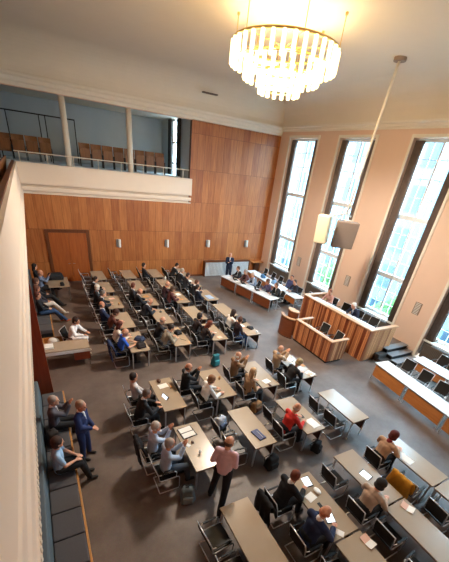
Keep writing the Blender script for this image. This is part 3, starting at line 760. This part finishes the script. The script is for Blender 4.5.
# second column
D(2, 1, 0, 'look', 'person with brown hair in dark clothes, third desk, second column', '26262c', kind='jacket', hairc='6b3c2c')
D(2, 1, 1, 'table', 'person in dark suit with tie, third desk, second column', '1b1e26', kind='jacket', hair='fringe', hairc='7a5a48')
D(3, 1, 0, 'write', 'bald person in dark suit leaning forward with joined hands', '20222b', kind='jacket', hair='fringe', hairc='b7aca4', dy=.1)
D(4, 1, 0, 'table', 'bald person in dark top behind the beige jacket', '2a2a30', hair='fringe', hairc='8c7a70')
D(4, 1, 1, 'write', 'person in beige-grey jacket leaning over a desk with dark hair', '948c7c', kind='jacket', hairc='2f2622', legc='3c4048', dy=.1)
# third column
D(2, 2, 0, 'table', 'bald person in dark maroon top, third desk, third column', '3b2025', hair='fringe', hairc='9a7a6a')
D(2, 2, 1, 'table', 'person in wine-red top with brown hair beside the bald one', '582a2a', hair='bob', hairc='4c3424')
D(0, 2, 1, 'back', 'person in dark clothes sitting at the wall-side desk, third column', '24262c', hairc='2f2622')
D(4, 2, 0, 'chin', 'person with dark hair resting chin on hand in the aisle column', '33282a', hair='bob', hairc='241a18')
D(4, 2, 1, 'write', 'person with red-brown hair in dark top reading at a desk with bowl', '23191b', hair='long', hairc='6d3220', dy=.05)
# rightmost column
D(0, 3, 1, 'write', 'person in black leaning over white papers nearest the panelled wall', '17181c', kind='jacket', hairc='2b1d18')
D(1, 3, 0, 'table', 'person in black with pale hair, second desk, rightmost column', '1b1c22', kind='jacket', hairc='a79a8c')
D(1, 3, 1, 'table', 'person in dark top with brown hair, second desk, rightmost column', '24242b', hairc='3b2620', dy=-.1)
D(2, 3, 0, 'table', 'person in black suit with reddish hair, third desk, rightmost column', '1a1a20', kind='jacket', hairc='5a3323')
D(2, 3, 1, 'back', 'person in navy leaning back, third desk, rightmost column', '1d2233', kind='jacket', hairc='2c2320')
D(4, 3, 0, 'table', 'person with dark hair in pale cream blouse by the black bag', 'e0d6cc', hair='long', hairc='33211b')
D(4, 3, 1, 'look', 'person in dark maroon top and blue jeans at the aisle end', '2b1b22', hair='short', hairc='54301f', legc='2c4a74', dy=-.02)
# front block
D(5, 0, 0, 'back', 'person with dark hair in light grey shirt, first desk past the aisle', 'c9c2bf', hairc='2b201d', legc='2a2c33', dxx=-.15, dy=-.08)
D(5, 0, 1, 'table', 'person in black jacket reading a tablet at the leftmost aisle desk', '191b20', kind='jacket', hair='short', hairc='6b5d55', dxx=-.3, dy=-.15)
D(5, 1, 0, 'clap', 'person in black suit with thinning hair and raised hands', '16181d', kind='jacket', hair='fringe', hairc='3a2c26', dxx=-.28, dy=-.1)
D(5, 1, 1, 'table', 'person in white cardigan with light brown hair', 'eceae6', hair='bob', hairc='8a6448', legc='2a2622', dy=-.12)
D(5, 2, 0, 'clap', 'bald person with white fringe in brown jacket', '8a6c50', kind='jacket', hair='fringe', hairc='ded6cc', dxx=-.06, dy=.05)
D(5, 2, 1, 'look', 'person with curly blond hair in tan top beside a brown handbag', 'a98868', hair='long', hairc='b8936c', dxx=-.12, dy=-.2)
D(5, 3, 0, 'clap', 'bald person in beige jacket applauding before the dais', 'b39678', kind='jacket', hair='fringe', hairc='a08a78', dxx=.05)
D(5, 3, 1, 'write', 'person in black bent over colourful papers before the dais', '1b1c20', hair='bob', hairc='a08c68', dxx=-.05, dy=-.12)
D(6, 0, 0, 'clap', 'grey-haired person in pale blue shirt applauding with black jacket behind', 'b6c3d6', hairc='b9aca0', legc='22242a', dy=-.02, dxx=-.32)
D(6, 0, 1, 'clap', 'grey-haired person in light blue shirt applauding, beside a grey backpack', 'aebccf', hairc='9b8f86', legc='3a4552', dy=.12, dxx=-.2)
D(6, 2, 1, 'table', 'bald person in bright red shirt at a white desk', 'd2322c', hair='fringe', hairc='b49384', legc='202228', dy=.12)
D(7, 1, 0, 'chin', 'person in black suit with red-brown hair before a lit tablet', '15161a', kind='jacket', hairc='6d3826', dy=.1)
D(7, 1, 1, 'table', 'bald person in navy suit seen from above near the bottom edge', '1d2848', kind='jacket', hair='fringe', hairc='b06a4c', dy=-.05)
D(7, 2, 1, 'table', 'person with black hair in beige top looking at a tablet', 'b99f8a', hair='bob', hairc='1d1715', dy=-.05)
D(7, 3, 0, 'table', 'person with auburn hair, beige top and red scarf', 'bf9a7c', hair='bob', hairc='5d2420', dy=.1, collar='8b2a2e')
for x, y, ri, ci, nmn in slots:
    put_chair(x - .26 + random.uniform(-.06, .04), y + random.uniform(-.08, .08), random.uniform(-.1, .1), 'empty black chair, %s seat, %s desk from panelled wall, %s column' % (nmn, ORD[ri], COLN[ci]))

# head table, facing -X (row angled)
ha = math.radians(11.1)
def head_seat(s, pose, label, *a, **k):
    x0 = 9.77 + math.sin(ha) * s + math.cos(ha) * 1.07; y0 = 17.86 - math.cos(ha) * s + math.sin(ha) * 1.07
    person(x0, y0, PI - ha, pose, label, *a, **k)
    put_chair(x0, y0, PI - ha, 'chair of the ' + label.split(',')[0], 'chairs of the far front row')
head_seat(.75, 'table', 'person in dark suit with brown hair, seated nearest the standing one', '25252c', kind='jacket', hairc='6a4634')
head_seat(1.45, 'table', 'person in maroon top with grey hair at the far front row', '6a4646', hair='bob', hairc='a3948a')
head_seat(2.1, 'table', 'person in pale grey-blue shirt at the far front row', '9fb0c8', hair='short', hairc='b9a392')
head_seat(3.4, 'chin', 'person in purple-grey top at the far front row, hand at mouth', '544a66', hair='bob', hairc='5d3f31')
head_seat(4.1, 'table', 'person in black at the dais end of the far front row', '1b1d24', kind='jacket', hairc='66503f')
person(13.15, 14.35, PI, 'table', 'person in dark top by the window pier at the far back row', '2a2a33', hairc='38281f')
put_chair(13.15, 14.35, PI, 'black chair under the person by the window pier', 'chairs of the far back row')
person(13.25, 15.1, PI + .3, 'back', 'person in purple-blue shirt by the window pier at the far back row', '41466e', hairc='4a3023')
put_chair(13.25, 15.1, PI + .3, 'black chair under the purple-blue shirt by the window pier', 'chairs of the far back row')
person(11.0, 19.0, -PI/2 - .5, 'phone', 'person standing in navy suit before the radiator screen', '1c2742', '1c2742', 'fringe', 'b08a74', kind='jacket')
# dais
def dais_seat(y, lab, *a, **k):
    person(12.95, y, PI, k.pop('pose', 'table'), lab, *a, z=.5, **k)
    o = put_chair(12.95, y, PI, 'occupied black chair behind the tall counter, ' + ('nearer', 'farther')[y > 10] + ' of the two', 'chairs behind the tall counter'); o.location.z = .5
dais_seat(9.6, 'person in navy suit with blue lanyard and white hair on the dais', '1d2238', hair='short', hairc='dcd6cc', kind='jacket', pose='write')
dais_seat(11.35, 'person reaching out in pale pink top on the dais', 'b98a80', hair='short', hairc='7a4a38')
for i, y in enumerate((10.5, 8.7)):
    o = put_chair(13.0, y, PI + .15, 'empty black chair behind the tall counter, %s of the two' % ('farther', 'nearer')[i], 'chairs behind the tall counter'); o.location.z = .5
put_chair(10.95, 9.65, PI + .1, 'empty dark chair behind the clerks desk, farther of the two', 'chairs behind the clerks desk')
put_chair(10.95, 8.8, PI - .1, 'empty dark chair behind the clerks desk, nearer of the two', 'chairs behind the clerks desk')
# left bench people
def bench_p(y, pose, label, *a, **k): person(XL + .42 + k.pop('dx', 0), y, k.pop('face', 0), pose, label, *a, **k)
bench_p(18.85, 'bench', 'person with long dark hair in black on the far bench corner', '17171a', hair='long', hairc='1f1917')
bench_p(17.75, 'clap', 'bald person in grey-blue shirt on the far bench', '6f7b93', dx=.12, hair='fringe', hairc='8b6d5e')
bench_p(16.5, 'bench', 'person with brown hair in black on the far bench', '1e1e22', hair='bob', hairc='5b4034')
bench_p(15.55, 'bench', 'person in white trousers with stretched legs on the far bench', '3a3640', legc='d8cbbd', hair='long', hairc='6e4838', shoes='d8cbbd')
bench_p(14.7, 'bench', 'person in black top and blue jeans on the far bench', '1a1b20', legc='2b476b', hair='short', hairc='5b3326', shoes='b5583a')
bench_p(7.25, 'clap', 'grey-haired person in grey suit on the near bench', '55525a', '1d1e22', 'short', '9c8e84', kind='jacket')
bench_p(5.75, 'sofa', 'person in light blue shirt and black trousers on the near bench', '9dbbd8', '15161a', 'bob', '3d2a22', kind='short')
person(.12, 6.4, -.5, 'stand', 'person standing in navy suit beside the near bench', '1f2f5c', '1b2a55', 'short', 'a58a76', kind='jacket')
person(2.74, 3.95, .75, 'walk', 'person walking in pink shirt and black trousers between the desks', 'd9b6c0', '15161b', 'fringe', '5a4438')
person(.45, 12.0, -.5, 'table', 'person in white dress with dark hair behind the pale desk', 'f0eeee', 'ddd6cf', 'bob', '2a1a17', kind='dress', shoes='d8cbbd')
put_chair(.45, 12.0, -.5, 'black chair under the person in the white dress', 'chair behind the pale desk')

# ------------------------------------------------------------------ small things
TT = .7315
def paper(x, y, w, l, rz, label, mat='paper', z=TT, name='paper_sheet', cat='paper'):
    bm = B(-w/2, w/2, -l/2, l/2, 0, .004); bx(bm, -w/2 + .008, w/2 - .004, -l/2 + .01, l/2 + .004, .004, .008)
    o = obj(name, bm, M[mat]); o.location = (x, y, z); o.rotation_euler = (0, 0, rz); return tag(o, label, cat)
def booklet(x, y, rz, label):
    t = thing('booklet', label, 'booklet', (x, y, TT), rz)
    for s in (-1, 1): obj('page', bx(bmesh.new(), -.1, .1, 0, .14, 0, .006, Matrix.Rotation(0 if s > 0 else PI, 4, 'Z') @ Matrix.Rotation(.18, 4, 'X')), M['pink' if s > 0 else 'paper'], t)
def tablet(x, y, rz, label, tilt=0, stand=False):
    t = thing('tablet', label, 'tablet', (x, y, TT + .001), rz)
    mt = Matrix.Rotation(-tilt, 4, 'Y')
    obj('case', bx(bmesh.new(), -.1, .1, -.14, .14, 0, .014, mt), M['black'], t); obj('screen', bx(bmesh.new(), -.085, .085, -.12, .12, .0145, .017, mt), M['screen'], t)
    if tilt: obj('case_stand', bx(bmesh.new(), .06, .1, -.1, .1, 0, .01), M['black'], t)
def cup(x, y, label, mat='white', r=.035, h=.09):
    t = thing('cup', label, 'cup', (x, y, TT))
    bm = bmesh.new(); n = 14; pr = [(r*.75, 0), (r, h), (r*.88, h), (r*.66, .008)]
    R = [[bm.verts.new((q*math.cos(2*PI*k/n), q*math.sin(2*PI*k/n), z)) for k in range(n)] for q, z in pr]
    for i in range(3):
        for k in range(n): bm.faces.new((R[i][k], R[i][(k+1) % n], R[i+1][(k+1) % n], R[i+1][k]))
    bm.faces.new(R[0]); bm.faces.new(R[3]); obj('cup_body', bm, M[mat], t, smooth=True)
    bm = tube(bmesh.new(), [(r*.95, 0, h*.75), (r*1.6, 0, h*.7), (r*1.6, 0, h*.35), (r*.85, 0, h*.25)], .005, 6); obj('handle', bm, M[mat], t, smooth=True)
def bag(x, y, z, sx, sy, sz, rz, label, col, name='bag', col2=None, straps=True):
    t = thing(name, label, 'bag', (x, y, z), rz); bm = bmesh.new()
    bx(bm, -sx/2, sx/2, -sy/2, sy/2, 0, sz)
    for v in bm.verts:
        if v.co.z > .01: v.co.x *= .78; v.co.y *= .6
    bmesh.ops.bevel(bm, geom=list(bm.edges), offset=min(sx, sy, sz) * .3, segments=4, affect='EDGES', profile=.6)
    for v in bm.verts: v.co += V((math.sin(v.co.z * 31 + v.co.y * 23), math.cos(v.co.x * 29 + v.co.z * 17), 0)) * .012
    obj('bag_body', bm, flat(col, .8, var=.25, scale=20), t, smooth=True)
    bm = B(-sx*.33, sx*.33, -sy*.56, -sy*.25, sz*.08, sz*.55); bmesh.ops.bevel(bm, geom=list(bm.edges), offset=min(sx, sy, sz) * .12, segments=3, affect='EDGES', profile=.6)
    obj('pocket', bm, flat(col2 or col, .8), t, smooth=True)
    if straps:
        for s in (-.2, .2): obj('strap', tube(bmesh.new(), [(s*sx*1.5, sy*.45, sz*.2), (s*sx*1.7, sy*.6, sz*.6), (s*sx, sy*.3, sz*.98), (0, 0, sz*1.08)], .012, 6), M['black'], t, smooth=True)
t = thing('document_folder', 'open black folder with white pages on the desk left of the walking person', 'folder', (2.53, 5.58, TT), .1)
obj('folder_cover', B(-.2, .2, -.2, .2, 0, .012), M['black'], t, bevel=.004)
for s in (-1, 1): obj('page', B(-.17, .17, .015 if s > 0 else -.18, .18 if s > 0 else -.015, .012, .018), M['paper'], t)
paper(2.36, 5.2, .1, .24, .5, 'narrow white card beside the black folder')
t = thing('computer_mouse', 'small dark brown thing on the desk by the white card', 'mouse', (2.53, 5.2, TT)); obj('mouse_body', ell(bmesh.new(), (0, 0, .018), (.035, .055, .018)), M['modesty'], t, smooth=True)
cup(2.55, 4.8, 'white cup on the desk beside the walking person')
tablet(2.45, 7.15, .3, 'tilted lit tablet in front of the person in black jacket', 1.0)
t = tag(obj('pouch', ell(bmesh.new(), (2.55, 8.0, TT + .035), (.07, .11, .035)), M['modesty'], smooth=True), 'brown oval pouch at the far end of the leftmost aisle desk', 'pouch')
paper(2.6, 7.72, .3, .22, .1, 'white sheet of paper by the brown pouch')
cup(2.8, 7.55, 'small yellow cup beside the white sheet', 'tan', .03, .06)
cup(4.45, 7.5, 'tan cup on the desk of the person with raised hands', 'tan')
paper(4.2, 7.6, .2, .28, .3, 'white paper on the desk of the person with raised hands')
tag(obj('napkin', ell(bmesh.new(), (4.17, 6.78, TT + .022), (.1, .06, .022)), M['pink'], smooth=True), 'crumpled pale pink napkin before the white cardigan', 'napkin')
t = thing('tablet_case', 'dark blue tablet case with pen on the middle desk', 'case', (4.27, 4.8, TT), .15); obj('case_body', B(-.11, .11, -.19, .19, 0, .03), flat('1e2b66', .5), t, bevel=.008); obj('pen', tube(bmesh.new(), [(.02, -.15, .036), (.03, .12, .036)], .006, 6), M['white'], t)
paper(7.5, 2.62, .24, .4, .1, 'large white papers on the desk of the person with the red scarf')
paper(7.62, 2.95, .2, .24, .5, 'pink leaflet at the far end of the desk with the red-scarf person', 'pink')
tablet(6.0, 2.65, .15, 'lit tablet before the person with black hair', .25)
booklet(6.2, 1.62, .3, 'open pink booklet on the desk beside the orange jacket')
booklet(4.72, 1.46, .1, 'open pink booklet on the desk seam at the bottom edge')
tablet(4.5, 3.08, -.2, 'lit tablet before the person in black suit', .2)
paper(4.32, 2.72, .24, .18, .2, 'white paper between the two tablets')
tag(obj('tissue', ell(bmesh.new(), (4.55, 2.78, TT + .03), (.07, .1, .03)), M['white'], smooth=True), 'white crumpled tissue beside the paper', 'tissue')
tag(obj('mobile_phone', B(4.34, 4.41, 2.38, 2.54, TT, TT + .01), M['black']), 'black mobile phone above the black-cased tablet', 'phone')
tablet(4.36, 2.18, -.35, 'lit tablet in black case before the bald navy-suited person', .1)
paper(4.3, 1.86, .13, .24, .6, 'pale pink sheet below the black-cased tablet')
paper(6.03, 4.62, .28, .36, .1, 'white papers before the person in red')
tag(obj('mobile_phone', B(5.88, 5.96, 4.9, 5.04, TT, TT + .01), M['black']), 'black phone before the person in red', 'phone')
paper(5.92, 6.86, .26, .2, .2, 'white sheet on the desk beside the brown handbag')
tag(obj('glasses_case', ell(bmesh.new(), (5.9, 6.62, TT + .02), (.04, .08, .02)), M['modesty'], smooth=True), 'brown glasses case by the white sheet', 'case')
tablet(7.62, 7.78, .1, 'tablet in black frame before the applauding person in beige', .3)
paper(7.85, 7.3, .14, .2, .2, 'yellow note sheet right of the black-framed tablet', 'tan')
paper(7.76, 6.75, .26, .3, .3, 'white paper at the near end of the desk before the dais')
paper(7.74, 6.72, .14, .18, .9, 'pink sheet on the white paper near the dais', 'pink', TT + .0085)
bag(2.62, 10.32, TT, .36, .32, .16, .2, 'black soft bag on the desk of the person in blue', '221a1a')
bag(2.7, 10.85, TT, .3, .4, .14, .9, 'navy rucksack lying on the desk of the person in blue', '2a3550', straps=False)
paper(2.55, 15.25, .26, .2, .2, 'pinkish paper before the grey-haired person at the third desk', 'pink'); cup(2.72, 14.45, 'small tan cup on the third desk, leftmost column', 'tan')
t = thing('microphone', 'small black desk microphone on the empty fourth desk, second column', 'microphone', (4.3, 13.2, TT)); obj('base', tube(bmesh.new(), [(0, 0, 0), (0, 0, .025)], .06, 14), M['black'], t); obj('stem', tube(bmesh.new(), [(0, 0, .02), (-.03, 0, .15), (-.12, 0, .2)], .008, 6), M['black'], t)
bag(4.3, 10.95, TT, .3, .26, .15, .4, 'black bag on the desk before the beige jacket', '1e1c1e')
tag(obj('pen', tube(bmesh.new(), [(4.22, 10.5, TT + .006), (4.4, 10.3, TT + .006)], .006, 6), M['black']), 'black pen on the desk before the beige jacket', 'pen')
cup(5.75, 10.55, 'white round bowl on the desk of the red-brown haired person', 'white', .07, .05)
paper(5.83, 10.2, .2, .18, .2, 'reddish booklet beside the white bowl', 'pink')
bag(7.55, 11.3, TT, .34, .3, .16, .3, 'black bag on the desk by the cream blouse', '18181b')
bag(7.55, 10.6, TT, .22, .3, .1, .3, 'small dark case on the aisle-end desk', '2a2c33', straps=False)
cup(7.6, 10.14, 'white cup at the aisle end of the rightmost desk')
paper(7.3, 10.95, .24, .3, .2, 'white paper on the aisle-end desk')
t = thing('bottle', 'white bottle on the second wall-side desk, third column', 'bottle', (6.0, 17.55, TT)); bm = tube(bmesh.new(), [(0, 0, 0), (0, 0, .16), (0, 0, .2), (0, 0, .24)], [.045, .045, .018, .016], 12); obj('bottle_body', bm, M['white'], t, smooth=True); obj('bottle_cap', tube(bmesh.new(), [(0, 0, .24), (0, 0, .265)], .018, 10), M['black'], t)
paper(7.25, 18.75, .4, .7, .1, 'large white papers on the desk nearest the panelled wall')
paper(7.35, 17.2, .3, .3, .1, 'white paper on the second desk, rightmost column')
paper(7.3, 16.5, .3, .24, .4, 'pink sheet on the second desk, rightmost column', 'pink')
t = thing('laptop', 'closed blue-grey laptop on the third desk, rightmost column', 'laptop', (7.4, 14.5, TT), .1); obj('laptop_body', B(-.17, .17, -.25, .25, 0, .02), flat('9fb4cc', .35), t, bevel=.005)
paper(5.9, 15.2, .24, .3, .2, 'white paper before the maroon-clad person'); paper(5.75, 14.5, .3, .24, .2, 'tan folder before the wine-red top', 'tan')
paper(4.2, 15.2, .3, .22, .2, 'tan folder on the third desk, second column', 'tan')
# things on the head row
def hpt(s, d): return 9.77 + math.sin(ha) * s + math.cos(ha) * d, 17.86 - math.cos(ha) * s + math.sin(ha) * d
for i, (s, d_) in enumerate(((.5, .3), (1.3, .3), (2.0, .25), (2.7, .3), (3.5, .3), (4.2, .3))):
    x, y = hpt(s, d_); paper(x, y, .22, .3, .2 + i * .2, 'white paper on the far front row, %s from the radiator screen' % ORD[i])
for i, s in enumerate((1.0, 1.75, 3.0)):
    x, y = hpt(s, .42); t = thing('laptop', 'open black laptop on the far front row, %s of three' % ORD[i], 'laptop', (x, y, TT), -ha)
    obj('keyboard_base', B(-.12, .12, -.17, .17, 0, .018), M['black'], t); obj('lid', bx(bmesh.new(), 0, .012, -.17, .17, 0, .22, Matrix.Translation((-.12, 0, .016)) @ Matrix.Rotation(-.3, 4, 'Y')), M['black'], t)
bag(12.6, 15.9, TT, .4, .3, .22, .4, 'light blue bag on the far back row desk', '7fa6c8')
bag(12.55, 17.1, TT, .4, .3, .2, 1.2, 'blue jacket bundle on the far back row desk', '4d7fa8', name='jacket_bundle', straps=False)
# dais papers
paper(12.1, 9.4, .3, .22, .1, 'white paper on the tall counter before the lanyard wearer', z=1.341)
paper(12.1, 11.2, .3, .22, .1, 'white paper on the tall counter before the reaching person', z=1.341)
t = thing('lanyard', 'blue lanyard round the neck of the white-haired person on the dais', 'lanyard', (12.95, 9.6, .5)); g = pose_geo('write')
pts = [g['neck'] + g['fw'] * -.07 + V((0, 0, .03)), g['neck'] + V((0, .07, .03)), g['neck'] + g['fw'] * .12 - g['up'] * .03 + V((0, .05, 0)), g['chest'] + g['fw'] * .16 - g['up'] * .0, g['neck'] + g['fw'] * .12 - g['up'] * .03 + V((0, -.05, 0)), g['neck'] + V((0, -.07, .03))]
obj('ribbon', tube(bmesh.new(), [(-p.x, -p.y, p.z) for p in pts], .01, 6, closed=True), flat('8fa8e0', .6), t)
# floor bags
bag(5.28, 9.35, 0, .36, .26, .5, .2, 'teal backpack on the floor beside the aisle desk leg', '1f6a78', 'backpack', '3a98a0')
bag(5.33, 6.42, 0, .42, .3, .36, .3, 'tan and brown handbag on the floor by the blond person', 'a07850', 'handbag', '6a4630')
bag(3.6, 5.75, .46, .4, .34, .34, .3, 'white and blue patterned bag on the chair behind the folder desk', 'b8c0cc', 'tote_bag', '5a6a88')
bag(2.02, 4.2, 0, .36, .3, .46, -.3, 'grey-green backpack on the floor by the light blue shirt', '59656a', 'backpack', '7d8a8c')
bag(4.45, 4.25, 0, .4, .28, .42, .1, 'black bag hanging low under the middle desk', '141417', 'bag')
bag(6.05, 4.25, 0, .36, .28, .34, .5, 'black bag on the floor below the white desk of the red shirt', '17171b')
bag(XL + .36, 6.75, .465, .3, .34, .34, .2, 'dark bag with white stripes on the near bench', '2b2624', 'striped_bag', 'd8cfc4')
bag(.38, 18.5, TT, .8, .4, .35, .1, 'black coats piled on the far end of the grey side table', '141416', 'coat_pile', straps=False)
bag(.6, 17.5, TT, .2, .2, .16, 0, 'small black bag on the grey side table', '161618')
# clothing hung over chair backs
def draped(x, y, rz, col, label, w=.5):
    bm = bmesh.new(); n = 16; R = []
    prof = [(.06, .5), (.03, .62), (-.02, .8), (-.09, .955), (-.12, .975), (-.17, .95), (-.17, .8), (-.15, .62), (-.13, .42), (-.12, .3)]
    for j in range(n + 1):
        yy = -w/2 + w * j / n; wv = .018 * math.sin(j * 1.3); dr = .05 * math.sin(j * .7)
        R.append([bm.verts.new((px - .22 + (wv if i > 5 else -wv), yy * (1 + .12 * math.sin(i)), pz + (dr if i in (0, 9) else 0))) for i, (px, pz) in enumerate(prof)])
    for j in range(n):
        for i in range(len(prof) - 1): bm.faces.new((R[j][i], R[j][i+1], R[j+1][i+1], R[j+1][i]))
    o = obj('jacket', bm, flat(col, .9, var=.2, scale=18), smooth=True); s = o.modifiers.new('s', 'SOLIDIFY'); s.thickness = .02; s.offset = 0
    o.location = (x, y, 0); o.rotation_euler = (0, 0, rz); tag(o, label, 'jacket')
draped(6.98, 2.15, 0, 'c98a20', 'mustard yellow jacket draped over an empty chair by the red-scarf person', .56)
draped(1.58, 5.5, 0, '1b1b20', 'black jacket hung on the chair of the pale blue shirt', .54)
draped(1.9, 10.5, 0, '24365c', 'navy jacket hung on the chair of the person in blue', .52)
draped(3.58, 2.98, 0, '131316', 'black jacket on the chair of the black-suited person', .54)

# ------------------------------------------------------------------ outside
struct('street_ground', B(XW + .5, XW + 60, -40, 70, -7.2, -7), M['street'])
def building(y0, y1, x, h, label):
    t = thing('building', label, 'building', (x, y0, -7)); w = y1 - y0
    obj('facade', B(0, 8, 0, w, 0, h), M['facade'], t)
    wm = mesh_from(bx(bx(bmesh.new(), -.06, .0, 0, 1.2, 0, 2.0), -.1, -.06, -.1, 1.3, -.12, 0), 'window', M['facw'])
    k = 0
    for i in range(int(w / 2.8)):
        for j in range(int(h / 3.6)):
            if k < 95: o = obj('window', wm, None, t); o.location = (0, .8 + i * 2.8, 1.2 + j * 3.6); k += 1
building(6, 44, XW + 17, 20, 'pale office block with rows of windows across the street')
building(-16, 5, XW + 19, 17, 'lower pale block across the street, right of the office block')
def tree(x, y, h, label):
    t = thing('tree', label, 'tree', (x, y, -7)); obj('trunk', tube(bmesh.new(), [(0, 0, 0), (.1, 0, h*.5), (0, .1, h*.75)], [.2, .15, .08]), M['modesty'], t, smooth=True)
    bm = bmesh.new()
    for k in range(26):
        a, b_, r = random.uniform(0, 2*PI), random.uniform(-.5, 1), random.uniform(.5, 1)
        ell(bm, (r*1.5*math.cos(a), r*1.5*math.sin(a), h*.75 + b_*1.4), (.7, .7, .55), n=8, m=6)
    obj('crown', bm, M['leaf'], t)
tree(XW + 8, 13.5, 7.5, 'green street tree outside the dais window'); tree(XW + 9, 21, 7, 'green street tree outside the first window')

# ------------------------------------------------------------------ light, camera
w = bpy.data.worlds.new('sky'); bpy.context.scene.world = w; w.use_nodes = True
bg = w.node_tree.nodes['Background']; bg.inputs[0].default_value = (.52, .79, 1.0, 1); bg.inputs[1].default_value = 11
for a, b in wins:
    l = bpy.data.lights.new('daylight_portal', 'AREA'); l.shape = 'RECTANGLE'; l.size = WZ1 - .95; l.size_y = b - a - .1
    l.cycles.is_portal = True
    o = bpy.data.objects.new('daylight_portal', l); C.objects.link(o); o.location = (XW + .52, (a + b) / 2, (.95 + WZ1) / 2); o.rotation_euler = (0, PI/2, 0)
cam = bpy.data.cameras.new('camera'); co = bpy.data.objects.new('camera', cam); C.objects.link(co)
cam.sensor_fit = 'HORIZONTAL'; cam.sensor_width = 36; FPX = 318.485; cam.lens = FPX / 449 * 36
cam.shift_x = 0; cam.shift_y = (367.93 - 281) / 449; cam.clip_start = .02; cam.clip_end = 300
RX, RY, RZ_ = ((0.880986, -0.460869, 0.107069), (-0.169124, -0.518079, -0.838446), (0.441884, 0.720551, -0.534364))
mt = Matrix((RX, [-v for v in RY], [-v for v in RZ_])).transposed()
co.matrix_world = Matrix.Translation((0, 0, 6.7)) @ mt.to_4x4()
S = bpy.context.scene; S.camera = co
S.view_settings.view_transform = 'Standard'; S.view_settings.look = 'None'; S.view_settings.gamma = 1; S.view_settings.exposure = 1.58
S.cycles.max_bounces = 8; S.cycles.diffuse_bounces = 4
